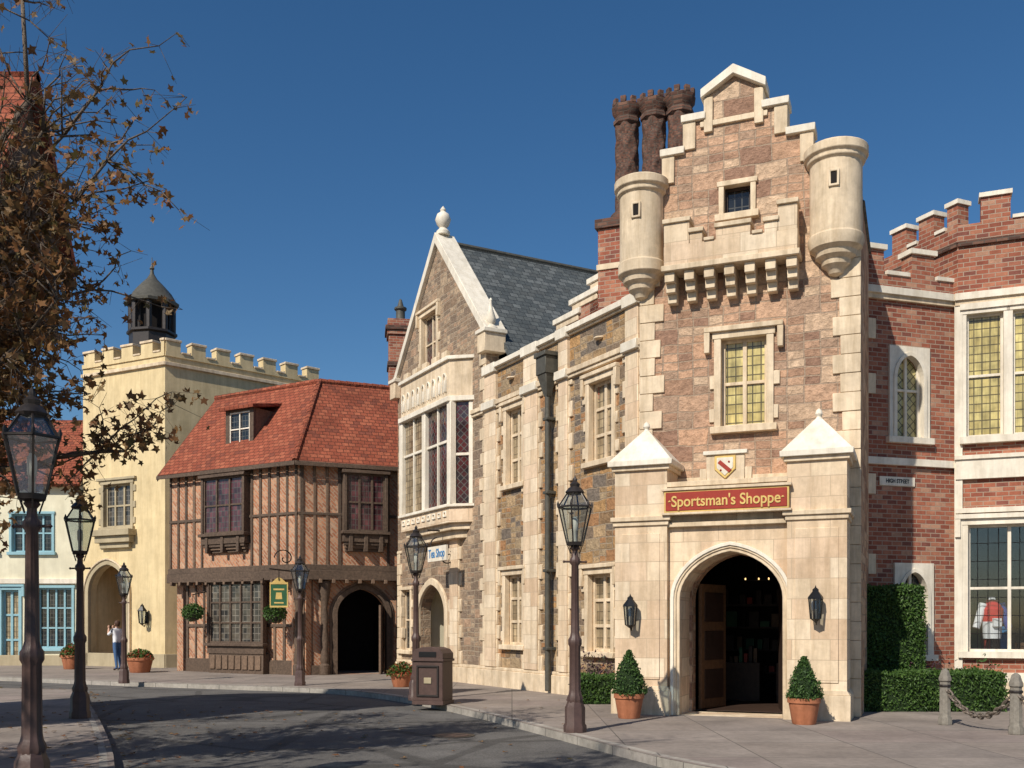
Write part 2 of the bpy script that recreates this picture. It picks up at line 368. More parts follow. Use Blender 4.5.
def crenel(B,T,F,u0,u1,n0,n1,z0,zb,zm,mw,gap,mat,cope='cream',start=0.0):
    B.box(F,u0,u1,n0,n1,z0,zb,mat)
    u=u0+start
    while u<u1-.05:
        a=u;b=min(u+mw,u1)
        B.box(F,a+.004,b-.004,n0+.003,n1-.003,zb-.01,zm,mat)
        T.box(F,a-.03,b+.03,n0-.04,n1+.04,zm,zm+.09,cope)
        if b+gap<u1: T.box(F,b+.032,b+gap-.032,n0-.03,n1+.03,zb,zb+.07,cope)
        u+=mw+gap
def text(body,F,u,n,z,size,mat,parent,name='lettering',extr=.008,xs=1.0,shear=0):
    cu=bpy.data.curves.new(name,'FONT'); cu.body=body; cu.size=size; cu.extrude=extr; cu.align_x='CENTER'; cu.align_y='CENTER'; cu.shear=shear; cu.offset=.004
    to=bpy.data.objects.new('tmp',cu); COL.objects.link(to)
    dg=bpy.context.evaluated_depsgraph_get(); dg.update()
    me=bpy.data.meshes.new_from_object(to.evaluated_get(dg))
    bpy.data.objects.remove(to)
    me.materials.clear(); me.materials.append(M[mat])
    p=F.w(u,n,z); Mx=Matrix(((F.U.x*xs,0,F.N.x,p[0]),(F.U.y*xs,0,F.N.y,p[1]),(0,1,0,p[2]),(0,0,0,1)))
    me.transform(Mx)
    o=bpy.data.objects.new(name,me); COL.objects.link(o)
    if parent: o.parent=parent; o.matrix_parent_inverse=Matrix.Translation(-Vector(parent.location))
    return o
def leafcloud(mb,sampler,count,size,mat,lobed=False):
    k=mb.mi(mat)
    for _ in range(count):
        p=Vector(sampler()); s=size*ru(.65,1.3)
        q=Vector((ru(-1,1),ru(-1,1),ru(-.6,1))).normalized().to_track_quat('Z','Y')
        a0=ru(0,6.28); o=len(mb.v)
        if lobed:
            R_=[1,.45,.85,.4,.6,.25,.6,.4,.85,.45]; L=len(R_); cv=ru(-.5,.7)
            for i,rr in enumerate(R_):
                a=a0+2*math.pi*i/L; zz=cv*rr*rr*s*.5
                mb.v.append(tuple(p+q@Vector((s*.5*rr*math.cos(a),s*.5*rr*math.sin(a),zz))))
            mb.f.append(list(range(o,o+L)))
        else:
            for i,(rr) in enumerate((1,.5,1,.5)):
                a=a0+math.pi*i/2
                mb.v.append(tuple(p+q@Vector((s*.5*rr*math.cos(a),s*.5*rr*math.sin(a),(.12*s if i%2 else 0)))))
            mb.f.append([o,o+1,o+2,o+3])
        mb.m.append(k); mb.sm.append(False)

# ------------------------------------------------------------------ ground
g=MB(); g.add([(-400,-400,-.15),(400,-400,-.15),(400,400,-.15),(-400,400,-.15)],[(0,1,2,3)],'soil'); g.obj('ground')
g=MB(); g.add([(-70,-40,-.12),(70,-40,-.12),(70,75,-.12),(-70,75,-.12)],[(0,1,2,3)],'asphalt'); g.obj('road')
KR=[(30,1.0),(12,4.2),(7,6.2),(4.4,8.4),(2.14,11.1),(1.19,13.5),(.35,15.8),(-.6,18.2),(-1.85,21.0),(-3.34,23.5),(-4.6,24.8),(-6.1,25.6),(-9.0,26.9),(-11.8,28.2),(-16.7,31.0),(-30,34),(-60,38)]
KL=[(-3.5,-20),(-3.3,0),(-3.3,5),(-3.7,9),(-4.44,11.3),(-6.87,16.7),(-9.3,21.8),(-10.1,23.6),(-10.6,24.4),(-11.6,24.9),(-14,25.3),(-25,27),(-60,32)]
def smooth(P,it=2):
    for _ in range(it):
        Q=[P[0]]
        for a,b in zip(P[:-1],P[1:]):
            Q+=[(a[0]*.75+b[0]*.25,a[1]*.75+b[1]*.25),(a[0]*.25+b[0]*.75,a[1]*.25+b[1]*.75)]
        P=Q+[P[-1]]
    return P
KR=smooth(KR); KL=smooth(KL)
def kerb(K,side,name):
    k=MB(); ins=[]
    for i,p in enumerate(K):
        a=Vector(K[max(0,i-1)]);b=Vector(K[min(len(K)-1,i+1)]); t=(b-a).normalized(); n=Vector((t.y,-t.x))*side
        ins.append((p[0]+n.x*.16,p[1]+n.y*.16))
    for i in range(len(K)-1):
        q=[K[i],K[i+1],ins[i+1],ins[i]]
        vs=[(x,y,z) for z in (-.14,.006) for x,y in q]
        vs[4]=(vs[4][0],vs[4][1],-.005); vs[5]=(vs[5][0],vs[5][1],-.005)
        k.add(vs,[(4,5,6,7),(0,1,5,4)],'kerb')
    k.obj(name)
kerb(KR,1,'kerb'); kerb(KL,-1,'kerb')
def sheet(pts,z,mat,name):
    s=MB(); tris=geometry.tessellate_polygon([[Vector((p[0],p[1],0)) for p in pts]])
    fs=[]
    for t in tris:
        a,b,c=[pts[i] for i in t]
        cr=(b[0]-a[0])*(c[1]-a[1])-(b[1]-a[1])*(c[0]-a[0])
        fs.append(t if cr>0 else tuple(reversed(t)))
    s.add([(p[0],p[1],z) for p in pts],fs,mat); 
    return s.obj(name)
P1=[(p[0],p[1]) for p in KR]+[(-60,75),(65,75),(65,1)]; P2=[(p[0],p[1]) for p in KL]+[(-69,32),(-69,-20)]
sheet(P1,0,'pave','pavement')
sheet(P2,0,'pave','pavement')
# fallen leaves along the gutter and pavement
def inside(p,poly):
    c=False;n=len(poly)
    for i in range(n):
        a=poly[i];b=poly[(i+1)%n]
        if (a[1]>p[1])!=(b[1]>p[1]) and p[0]<(b[0]-a[0])*(p[1]-a[1])/(b[1]-a[1])+a[0]: c=not c
    return c
fl=MB(); k=fl.mi('leafA')
for _ in range(420):
    t=R()
    if t<.55: x=ru(-9,-3.9); y=ru(9,20); 
    elif t<.8: i=random.randrange(10,len(KL)-8); x=KL[i][0]+ru(.05,.5); y=KL[i][1]+ru(-.5,.5)
    else: x=ru(-7,1); y=ru(10,22)
    zb_=.012 if (inside((x,y),P1) or inside((x,y),P2)) else -.108
    s=ru(.04,.075); a0=ru(0,6.28); o=len(fl.v)
    for i,rr in enumerate([1,.45,.85,.4,.6,.25,.6,.4,.85,.45]):
        a=a0+.628*i; fl.v.append((x+s*rr*math.cos(a),y+s*rr*math.sin(a),zb_+ru(0,.02)))
    fl.f.append(list(range(o,o+10))); fl.m.append(k); fl.sm.append(False)
fl.obj('fallen_leaves',raw=True)
# iron drain cover in the pavement and gully by the kerb
dcv=MB(); dcv.lathe((-.9,15.4,-.12),[(.33,0),(.33,.008),(.3,.01)],'iron',28,False); dcv.lathe((-.9,15.4,-.112),[(.24,0),(.24,.006)],'ironB',28,False); dcv.obj('manhole_cover')

# ------------------------------------------------------------------ SHOP (stone tower with porch)
F=Frame(G(641,17.75),G(821,16.6)); TN=-.9
E=empty('stone_gatehouse_shop',F.w(1.5,-2,0))
B=MB();T=MB();W=MB();holes=[]
uL=F.u(640,TN); uR=F.u(861,TN); uc=F.u(734,TN)
def fx(px): return F.u(px,TN)
z1s,z2s,z3s,zap=10.22,10.78,11.16,11.5
sil=[(uL,-.15),(uL,9.3),(fx(664),9.3),(fx(664),z1s),(fx(685),z1s),(fx(685),z2s),(fx(706),z2s),(fx(706),z3s),(uc,zap),(fx(762),z3s),(fx(762),z2s),(fx(786),z2s),(fx(786),z1s),(fx(812),z1s),(fx(812),9.3),(uR,9.3),(uR,-.15)]
window(T,W,F,F.r(721,767,337,426,TN),holes,TN,2,2,'cream','gY',sw=.12,label=.05,bar=.06)
window(T,W,F,F.r(724,751,185,214,TN),holes,TN,1,1,'woodD','gD',sw=.09,hood=False,sill=True,ends=False)
da=(F.u(680,-.12),F.u(783,-.12)); zs,zt=2.05,2.86
holes.append(arch(da[0]+.05,da[1]-.05,0,zs,zt))
B.prism(F,sil,TN-.3,TN,'stoneP',holes)
B.box(F,uL,uL+.3,-6,TN-.3,-.15,9.2,'stoneP'); B.box(F,uR-.3,uR,-6,TN-.3,-.15,9.2,'stoneP')
B.box(F,uL+.3,uR-.3,-6,-5.7,-.15,9.2,'stoneP')
B.prism(F,[(uL-.05,9.0),(uc,10.7),(uR+.05,9.0),(uR-.3,8.9),(uL+.3,8.9)],-6.1,TN-.31,'slate')
def tread(a,b,z,l=0,r=0): T.box(F,a-l,b+r,TN-.36,TN+.09,z,z+.13,'white')
st=[(664,685,z1s),(685,706,z2s),(762,786,z2s),(786,812,z1s)]
for a,b,z in st:
    lft=b<720
    tread(fx(a),fx(b),z,.06 if lft else -.0,-.0 if lft else .06)
    if lft: T.box(F,fx(a)-.03,fx(a)+.2,TN-.33,TN+.05,z-.5,z,'cream')
    else: T.box(F,fx(b)-.2,fx(b)+.03,TN-.33,TN+.05,z-.5,z,'cream')
T.box(F,fx(706)-.03,fx(706)+.13,TN-.33,TN+.06,z2s-.25,z3s,'cream'); T.box(F,fx(762)-.13,fx(762)+.03,TN-.33,TN+.06,z2s-.25,z3s,'cream')
T.ring(F,[(fx(706)-.08,z3s-.02),(uc,zap-.02),(fx(762)+.08,z3s-.02)],[(fx(706)-.08,z3s+.14),(uc,zap+.15),(fx(762)+.08,z3s+.14)],TN-.4,TN+.12,'white')
T.box(F,fx(706)-.1,fx(762)+.1,TN-.05,TN+.05,z2s-.14,z2s-.04,'cream')
quoins(T,F,uL,1,TN,3.9,9.0,'cream',.26,.42); quoins(T,F,uR,-1,TN,0.0,9.0,'cream',.32,.50)
# turrets
for px,Rr in ((642,.46),(836,.49)):
    c=F.w(F.u(px,TN),TN+.02,0)
    T.lathe(c,[(.03,7.62),(.12,7.66),(.16,7.74),(.24,7.8),(.26,7.88),(.34,7.94),(.36,8.02),(.44,8.08),(Rr-.02,8.2),(Rr-.02,8.28),(Rr-.05,8.3),(Rr-.05,9.52),(Rr,9.56),(Rr,9.62),(Rr+.05,9.66),(Rr+.05,9.8),(Rr-.02,9.84),(.05,9.92)],'cream',28)
    u=F.u(px,TN)
    T.ring(F,[(u-.05,9.06),(u+.05,9.06),(u+.05,9.27),(u-.05,9.27)],[(u-.09,9.02),(u+.09,9.02),(u+.09,9.31),(u-.09,9.31)],TN+.02+Rr-.12,TN+.02+Rr-.02,'cream',True)
    T.box(F,u-.052,u+.052,TN+.02+Rr-.12,TN+.02+Rr-.042,9.055,9.275,'dark')
# machicolated balcony
ba,bb=fx(669),fx(800)
T.box(F,ba,bb,TN-.01,TN+.42,8.0,8.42,'ashlar')
T.box(F,ba-.04,bb+.04,TN+.01,TN+.47,7.96,8.06,'cream')
Lb=bb-ba
for a,b,z in ((0,.2,8.82),(.2,.3,8.6),(.40,.66,8.62),(.76,.86,8.6),(.86,1.0,8.86)):
    T.box(F,ba+Lb*a+.002,ba+Lb*b-.002,TN+.12,TN+.418,8.41,z,'ashlar'); T.box(F,ba+Lb*a-.02,ba+Lb*b+.02,TN+.08,TN+.46,z,z+.08,'cream')
for a,b in ((.3,.4),(.66,.76)): T.box(F,ba+Lb*a+.025,ba+Lb*b-.025,TN+.1,TN+.45,8.42,8.48,'cream')
for i in range(7):
    u=ba+.1+(Lb-.2)*i/6
    T.box(F,u-.09,u+.09,TN-.01,TN+.4,7.78,7.958,'cream'); T.box(F,u-.087,u+.087,TN-.01,TN+.29,7.62,7.782,'cream'); T.box(F,u-.084,u+.084,TN-.01,TN+.17,7.46,7.623,'cream')
# porch
pl=(F.u(615),F.u(667)); pr=(F.u(787),F.u(847))
for a,b in (pl,pr):
    c=(a+b)/2
    B.box(F,a,b,TN,0,-.15,4.4,'ashlar')
    T.box(F,a-.06,b+.06,TN+.004,.06,-.15,.42,'cream'); T.prism(F,[(a-.06,.42),(b+.06,.42),(b,.5),(a,.5)],TN+.01,.03,'cream')
    T.box(F,a-.07,b+.07,TN+.006,.07,3.42,3.5,'cream'); T.box(F,a-.03,b+.03,TN+.008,.035,3.34,3.422,'cream')
    T.box(F,a-.05,b+.05,TN+.01,.05,4.32,4.4,'cream'); T.box(F,a-.11,b+.11,TN-.03,.11,4.4,4.5,'white')
    A=[F.w(a-.09,.09,4.5),F.w(b+.09,.09,4.5),F.w(b+.09,TN-.02,4.5),F.w(a-.09,TN-.02,4.5)]
    cc=[F.w(c+du,-.42+dn,5.08) for du,dn in ((-.06,.06),(.06,.06),(.06,-.06),(-.06,-.06))]
    T.add(A+cc,[(0,1,5,4),(1,2,6,5),(2,3,7,6),(3,0,4,7),(4,5,6,7),(3,2,1,0)],'white')
    T.lathe(F.w(c,-.42,5.07),[(.075,0),(.04,.05),(.065,.1),(.05,.16),(.0,.2)],'white',10)
    T.box(F,a+.13,b-.13,-.01,.018,.62,3.2,'ashlar')
WN=-.12
B.prism(F,[(pl[1]-.01,-.15),(pr[0]+.01,-.15),(pr[0]+.01,4.0),(pl[1]-.01,4.0)],TN,WN,'ashlar',[arch(da[0],da[1],.003,zs,zt)])
T.ring(F,arch(da[0],da[1],0,zs,zt,grow=-.004),arch(da[0],da[1],0,zs,zt,grow=.06),WN-.02,WN+.04,'cream')
T.ring(F,arch(da[0],da[1],0,zs,zt,grow=.056),arch(da[0],da[1],0,zs,zt,grow=.10),WN-.02,WN+.065,'cream')
T.ring(F,arch(da[0],da[1],0,zs,zt,grow=.096),arch(da[0],da[1],0,zs,zt,grow=.16),WN-.02,WN+.09,'white')
T.box(F,pl[1]-.02,pr[0]+.02,WN,WN+.1,3.3,3.38,'cream')
T.box(F,pl[1]-.02,pr[0]+.02,TN,WN+.12,4.0,4.09,'cream')
h0,h1,hz0,hz1=F.r(707,745,455,482,WN)
T.box(F,h0,h1,WN-.05,WN+.06,4.085,hz1,'cream'); T.box(F,h0-.05,h1+.05,WN-.07,WN+.1,hz1,hz1+.07,'white')
T.box(F,h0-.12,h0,WN-.05,WN+.04,4.087,4.3,'cream'); T.box(F,h1,h1+.12,WN-.05,WN+.04,4.087,4.3,'cream')
hc=(h0+h1)/2
T.prism(F,[(hc-.18,4.50),(hc-.18,4.27),(hc,4.10),(hc+.18,4.27),(hc+.18,4.50)],WN+.05,WN+.09,'gold')
T.prism(F,[(hc-.14,4.47),(hc-.14,4.29),(hc,4.15),(hc+.14,4.29),(hc+.14,4.47)],WN+.08,WN+.1,'white')
T.prism(F,[(hc-.13,4.38),(hc-.08,4.43),(hc+.12,4.25),(hc+.07,4.2)],WN+.09,WN+.106,'signred')
for a,z in ((-.07,4.27),(.07,4.41)): T.lathe(F.w(hc+a,WN+.1,z-.02),[(0,-.02),(.025,0),(0,.025)],'signred',6)
T.box(F,pl[1],pr[0],TN-.01,TN+.06,4.2,4.27,'cream')
Dw=MB()
Fd=Frame(F.w(da[0]+.12,-1.25,0)[:2],F.w(da[0]+.42,-2.15,0)[:2])
Dw.box(Fd,0,.95,-.03,.03,.02,2.35,'wood')
for k in range(3): Dw.box(Fd,.12,.83,.03,.045,.2+.72*k,.2+.72*k+.55,'woodD')
Fd2=Frame(F.w(da[1]-.12,-1.25,0)[:2],F.w(da[1]-.3,-2.15,0)[:2])
Dw.box(Fd2,0,.9,-.03,.03,.02,2.35,'woodD')
Dw.obj('door_leaves',E,.01)
I=MB()
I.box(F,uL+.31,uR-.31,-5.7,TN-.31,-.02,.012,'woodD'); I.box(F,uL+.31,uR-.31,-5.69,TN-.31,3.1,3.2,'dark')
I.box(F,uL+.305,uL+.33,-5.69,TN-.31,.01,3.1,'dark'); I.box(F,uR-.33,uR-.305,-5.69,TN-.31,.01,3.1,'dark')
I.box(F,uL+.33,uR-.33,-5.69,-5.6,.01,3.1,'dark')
for k in range(4):
    z=.5+.5*k; I.box(F,uL+.5,uR-.5,-5.6,-5.25,z,z+.04,'woodD')
    u=uL+.55
    while u<uR-.7:
        w=ru(.08,.25); I.box(F,u,u+w,-5.55,-5.3,z+.04,z+.04+ru(.12,.35),random.choice(['wood','signred','woodD','green','woodD','dark'])); u+=w+ru(.02,.12)
for u,n in ((uc-.3,-4.0),(uc+.75,-3.9)):
    I.box(F,u-.35,u+.35,n-.3,n+.3,.012,.8,'woodD')
    for q in range(6): I.box(F,u-.3+.1*q,u-.23+.1*q,n-.1,n+.1,.8,.8+ru(.1,.35),random.choice(['wood','signred','woodD','green']))
for du_ in (-.22,.05,.25): I.lathe(F.w(uc+du_,-3.6,2.5),[(.005,0),(.014,.015),(.014,.035),(.005,.05)],'bulb',8)
I.path([F.w(uc,-3.6,3.1),F.w(uc,-3.6,2.52)],.012,'iron'); I.path([F.w(uc-.25,-3.6,2.5),F.w(uc+.25,-3.6,2.5)],.012,'iron')
I.obj('interior',E)
def wall_lantern(F,u,n,z,parent,s=1.0,name='wall_lantern'):
    L=MB(); p=F.w(u,n+.16*s,0)
    L.lathe((p[0],p[1],z),[(.02*s,0),(.06*s,.03*s),(.085*s,.05*s)],'black',6,False)
    L.lathe((p[0],p[1],z),[(.08*s,.05*s),(.105*s,.36*s)],'lampglass',6,False)
    for i in range(6):
        a=math.pi/3*i; L.tube((p[0]+.08*s*math.cos(a),p[1]+.08*s*math.sin(a),z+.05*s),(p[0]+.107*s*math.cos(a),p[1]+.107*s*math.sin(a),z+.36*s),.011*s,.011*s,'black',4)
    L.lathe((p[0],p[1],z),[(.125*s,.36*s),(.12*s,.39*s),(.05*s,.48*s),(.05*s,.51*s),(.015*s,.54*s),(0,.58*s)],'black',6,False)
    L.lathe((p[0],p[1],z),[(.02*s,.05*s),(.02*s,.2*s)],'cream',6)
    L.box(F,u-.05*s,u+.05*s,n-.01,n+.03,z+.05,z+.35*s,'black'); L.path([F.w(u,n+.02,z+.12*s),F.w(u,n+.08*s,z-.04*s),F.w(u,n+.16*s,z)],.012*s,'black')
    L.obj(name,parent)
wall_lantern(F,(pl[0]+pl[1])/2-.14,0.02,F.z(631,628),E,1.05); wall_lantern(F,(pr[0]+pr[1])/2+.0,0.02,F.z(818,622),E,1.05)
B.obj('walls',E); T.obj('stone_trim',E,.014); W.obj('windows',E,.006)
# chimney stack
C=MB(); CN=-3.6
C.box(F,F.u(598,CN),F.u(700,CN),CN-1.0,CN,6.5,10.2,'brick'); C.box(F,F.u(598,CN)-.06,F.u(700,CN)+.06,CN-1.06,CN+.06,10.2,10.4,'brickD')
C.box(F,F.u(598,CN)-.03,F.u(600,CN)+.5,CN-.9,CN+.03,9.3,9.42,'cream')
for px in (627,654,680):
    p=F.w(F.u(px,CN-.5),CN-.5,0); N=44
    C.lathe(p,[(.36,10.38),(.36,10.6),(.31,10.66)],'brickD',8,False)
    C.lathe(p,[(.235,10.6+i*2.0/N) for i in range(N+1)],'brickD',40,True,twist=11.0,lobe=.13,lobes=5,lattice=True)
    C.lathe(p,[(.25,12.55),(.30,12.6),(.30,12.68),(.27,12.70),(.27,12.76),(.32,12.82),(.34,12.98),(.31,13.0)],'brickD',8,False)
    for i in range(8):
        a=math.pi/4*(i+.5); f=FA(p[0]+.28*math.cos(a),p[1]+.28*math.sin(a),a); C.box(f,-.04,.04,-.06,.06,12.98,13.12,'brickD')
C.obj('chimney_stack',E,.006)
S=empty('shop_sign',F.w(1.5,0,3.77)); q=MB()
s0,s1,sz0,sz1=F.u(664,.1),F.u(789,.1),3.54,3.92
q.box(F,s0,s1,-.02,.1,sz0,sz1,'gold'); q.box(F,s0+.03,s1-.03,.05,.112,sz0+.03,sz1-.03,'signred'); q.box(F,s0-.04,s1+.04,-.02,.13,sz1,sz1+.05,'cream'); q.box(F,s0-.04,s1+.04,-.02,.12,sz0-.04,sz0,'cream')
for a in (s0+.1,s1-.1): q.lathe(F.w(a,.1,0),[(.0,3.70),(.035,3.73),(.0,3.77)],'gold',8)
q.obj('board',S,.006)
text("Sportsman's Shoppe",F,(s0+s1)/2,.112,(sz0+sz1)/2-.01,.265,'gold',S,xs=.86,extr=.012)

# ------------------------------------------------------------------ SIDE STONE HOUSE
F=Frame(G(398,31.6),G(637,20.3)); FS=F
E=empty('stone_gabled_house',F.w(6,-2,0))
B=MB();T=MB();W=MB();holes=[];hg=[]
ug0=0.0; ug1=F.u(487); uE=F.u(662); ugc=(ug0+ug1)/2; ZP=8.28
for x0,x1,y0,y1,c,rw,gm in ((590,613,380,460,2,3,'gC'),(589,612,574,652,2,3,'gC'),(507,523,408,484,2,3,'gC'),(506,523,575,645,2,3,'gC')):
    window(T,W,F,F.r(x0,x1,y0,y1),holes,0,c,rw,'cream',gm,sw=.13,bar=.07)
B.prism(F,[(ug1,-.15),(uE,-.15),(uE,ZP-.12),(ug1,ZP-.12)],-.35,0,'stoneB',holes)
window(T,W,F,F.r(422,437,314,370),hg,0,2,2,'cream','gDd',sw=.13)
dr=(F.u(420),F.u(446)); hg.append(arch(dr[0],dr[1],.003,1.9,2.75))
T.ring(F,arch(dr[0],dr[1],0,1.9,2.75,grow=-.004),arch(dr[0],dr[1],0,1.9,2.75,grow=.2),-.03,.07,'cream')
W.box(F,dr[0]-.3,dr[1]+.3,-1.6,-1.5,0,3,'orange'); W.box(F,dr[0]-.3,dr[0]-.2,-1.5,-.35,0,3,'creamp'); W.box(F,dr[1]+.2,dr[1]+.3,-1.5,-.35,0,3,'creamp'); W.box(F,dr[0]-.3,dr[1]+.3,-1.6,-.35,3,3.1,'creamp')
W.box(F,dr[0]+.15,dr[1]-.15,-1.5,-1.44,0,2.3,'woodD')
window(T,W,F,F.r(402,411,590,650),hg,0,1,2,'cream','gD',sw=.1,hood=False)
zE,zA=9.15,12.6
B.prism(F,[(ug0,-.15),(ug1-.002,-.15),(ug1-.002,zE),(ugc,zA),(ug0,zE)],-.35,0.002,'stoneG',hg)
T.ring(F,[(ug0-.12,zE-.1),(ugc,zA-.02),(ug1+.12,zE-.1)],[(ug0-.12,zE+.20),(ugc,zA+.30),(ug1+.12,zE+.20)],-.5,.12,'white')
for u in (ug0-.05,ug1-.02):
    T.box(F,u-.22,u+.22,-.45,.17,zE-.45,zE+.05,'cream'); T.box(F,u-.27,u+.27,-.48,.21,zE+.05,zE+.16,'white')
    T.lathe(F.w(u,-.12,zE+.16),[(.2,0),(.2,.06),(.09,.14),(.12,.2),(.14,.3),(.06,.55),(.03,.75),(.05,.8),(0,.86)],'white',10)
T.lathe(F.w(ugc,-.15,zA+.25),[(.2,0),(.2,.1),(.1,.2),(.18,.3),(.23,.45),(.18,.6),(.07,.68),(.09,.74),(0,.86)],'white',12)
ON=.5; o0,o1=F.u(401,ON),F.u(449,ON)
zb0,zw0,zw1,zb1=4.05,4.85,7.62,8.85
def canted(z0,z1,g,mat,mb=T):
    P=[F.w(o0-.12-g,-.02,0)[:2],F.w(o0-g,ON+g,0)[:2],F.w(o1+g*.6,ON+g,0)[:2],F.w(o1+.45+g*1.3,-.02,0)[:2]]
    mb.hpoly(P,z0,z1,mat)
canted(zb0+.3,zw0-.08,0,'ashlar'); canted(zw0-.08,zw0,.07,'white'); canted(zb0+.12,zb0+.3,-.12,'cream'); canted(zb0-.1,zb0+.12,-.26,'cream')
canted(zw1,zw1+.14,.07,'white'); canted(zw1+.14,zb1-.1,0,'cream'); canted(zb1-.1,zb1,.07,'white')
canted(zw0,zw1,-.12,'dark')
lo=o1-o0
for i in range(9):
    u=o0+.06+(lo-.12)*(i+.5)/9
    T.ring(F,arch(u-.09,u+.09,zw1+.28,zw1+.6,zw1+.78,6),arch(u-.125,u+.125,zw1+.28,zw1+.6,zw1+.82,6),ON-.01,ON+.05,'white')
    T.box(F,u-.035,u+.035,ON-.01,ON+.04,zw1+.3,zw1+.62,'white')
    T.ring(F,[(u-.06,zb0+.5),(u+.06,zb0+.5),(u+.06,zw0-.22),(u-.06,zw0-.22)],[(u-.1,zb0+.46),(u+.1,zb0+.46),(u+.1,zw0-.18),(u-.1,zw0-.18)],ON-.01,ON+.035,'white',True)
for i in range(5):
    u=o0+lo*(i+.5)/5; T.box(F,u-.16,u+.16,ON-.12,ON+.0,zb1,zb1+.2,'cream')
for f in (0,.5,1.0):
    u=o0+lo*f; T.box(F,u-.12,u+.12,ON-.16,ON+.015,zw0,zw1,'white')
W.box(F,o0+.12,o0+lo*.5-.12,ON-.14,ON-.1,zw0,zw1,'gC'); W.box(F,o0+lo*.5+.12,o1-.12,ON-.14,ON-.1,zw0,zw1,'gDd')
for a,b in ((o0+.12,o0+lo*.5-.12),(o0+lo*.5+.12,o1-.12)):
    m_=(a+b)/2; T.box(F,m_-.03,m_+.03,ON-.12,ON-.04,zw0,zw1,'white'); T.box(F,a,b,ON-.12,ON-.045,zw0+1.7,zw0+1.78,'white')
Fo=Frame(F.w(o1,ON,0)[:2],F.w(o1+.45,0,0)[:2]); T.box(Fo,.02,.12,-.12,-.005,zw0,zw1,'white'); T.box(Fo,Fo.L-.12,Fo.L,-.12,-.005,zw0,zw1,'white'); W.box(Fo,.1,Fo.L-.1,-.1,-.06,zw0,zw1,'gDd'); T.box(Fo,.1,Fo.L-.1,-.08,-.02,zw0+1.3,zw0+1.38,'white')
T.box(F,ug1-.0,uE,-.36,.14,ZP-.13,ZP,'white'); T.box(F,ug1,uE,-.36,.06,ZP-.19,ZP-.131,'cream')
T.box(F,o1+.5,uE,-.02,.12,7.2,7.32,'cream'); T.box(F,o1+.5,uE,-.02,.08,7.12,7.201,'cream')
T.box(F,ug0-.0,uE,-.02,.1,-.15,.42,'cream'); T.box(F,ug0,uE,-.02,.06,.42,.5,'cream')
for a,b in ((452,460),(487,498),(526,540),(561,570),(628,641)):
    u0,u1=F.u(a),F.u(b); wd=max(u1-u0,.34); u1=u0+wd
    T.box(F,u0,u1,-.05,.085,.5,ZP-.19,'ashlar')
    quoins(T,F,u0+.02,-1,0,.5,7.1,'cream',.05,.17,.36,.05); quoins(T,F,u1-.02,1,0,.5,7.1,'cream',.05,.17,.36,.05)
    T.box(F,u0-.05,u1+.05,-.05,.17,7.15,7.35,'white'); T.box(F,u0-.04,u1+.04,-.05,.15,ZP-.22,ZP+.02,'white')
quoins(T,F,ug1-.03,-1,.002,.5,9.0,'cream',.16,.32)
quoins(T,F,ug0,1,.002,.5,3.9,'cream',.2,.36)
for px in (512,600):
    T.lathe(F.w(F.u(px),0.0,7.72),[(.0,-.01),(.14,.0),(.14,.04),(0,.05)],'cream',10)
for a,b,y in ((556,580,314),(572,599,293),(590,616,272)):
    n=-1.0; u0,u1=F.u(a,n),F.u(b,n); z=F.z((a+b)/2,y,n)
    B.box(F,u0,u1-.002,n-.4,n,7.5,z-.14,'brick'); T.box(F,u0-.06,u1+.06,n-.46,n+.07,z-.14,z,'white'); T.box(F,u0+.05,u1-.05,n-.4,n+.03,z-.28,z-.141,'cream')
sl=(zA-zE)/(ugc-ug0)
def rp(u,n): return F.w(u,n,zA+.05-sl*abs(u-ugc))
B.slab([rp(ugc,-.4),rp(ug1+1.1,-.4),rp(ug1+1.1,-6.0),rp(ugc,-6.0)],.12,'slate'); B.slab([rp(ugc,-.4),rp(ug0-.15,-.4),rp(ug0-.15,-6.0),rp(ugc,-6.0)],.12,'slate')
T.tube(rp(ugc,-.5),rp(ugc,-6.0),.09,.09,'lead',8)
B.prism(F,[(ug0,0),(ug1,0),(ug1,zE),(ugc,zA-.1),(ug0,zE)],-6.0,-5.7,'stoneG')
B.box(F,ug0,ug0+.3,-5.7,-.35,-.15,zE-.1,'stoneG')
B.box(F,ug1,uE+2,-6.4,-6.1,-.15,8,'stoneB'); B.slab([F.w(ug1,-.36,7.9),F.w(uE,-.36,7.9),F.w(uE,-6.2,7.95),F.w(ug1,-6.2,7.95)],.1,'lead')
B.obj('walls',E); T.obj('stone_trim',E,.012); W.obj('windows',E,.006)
P=MB(); up=F.u(554); P.tube(F.w(up,.17,0.05),F.w(up,.17,6.9),.065,.065,'lead',10)
P.box(F,up-.22,up+.22,.02,.36,7.35,7.75,'lead'); P.box(F,up-.26,up+.26,.0,.4,7.75,7.85,'lead'); 
A=[F.w(up+a,.19+b,7.35) for a,b in ((-.2,-.15),(.2,-.15),(.2,.15),(-.2,.15))]+[F.w(up+a,.17+b,6.85) for a,b in ((-.07,-.06),(.07,-.06),(.07,.06),(-.07,.06))]
P.add(A,[(0,1,5,4),(1,2,6,5),(2,3,7,6),(3,0,4,7),(3,2,1,0),(4,5,6,7)],'lead')
for z in (1.0,2.8,4.6,6.3): P.box(F,up-.1,up+.1,.0,.25,z,z+.07,'lead')
P.obj('drainpipe',E,.008)
S=empty('hanging_shop_sign',F.w(F.u(446),.5,4)); q=MB()
hu=F.u(438,.7)
q.box(F,hu-.65,hu+.55,.66,.72,F.z(438,561,.7),F.z(438,546,.7),'white'); 
q.path([F.w(F.u(452),.0,4.2),F.w(F.u(452),.75,4.2)],.025,'iron'); 
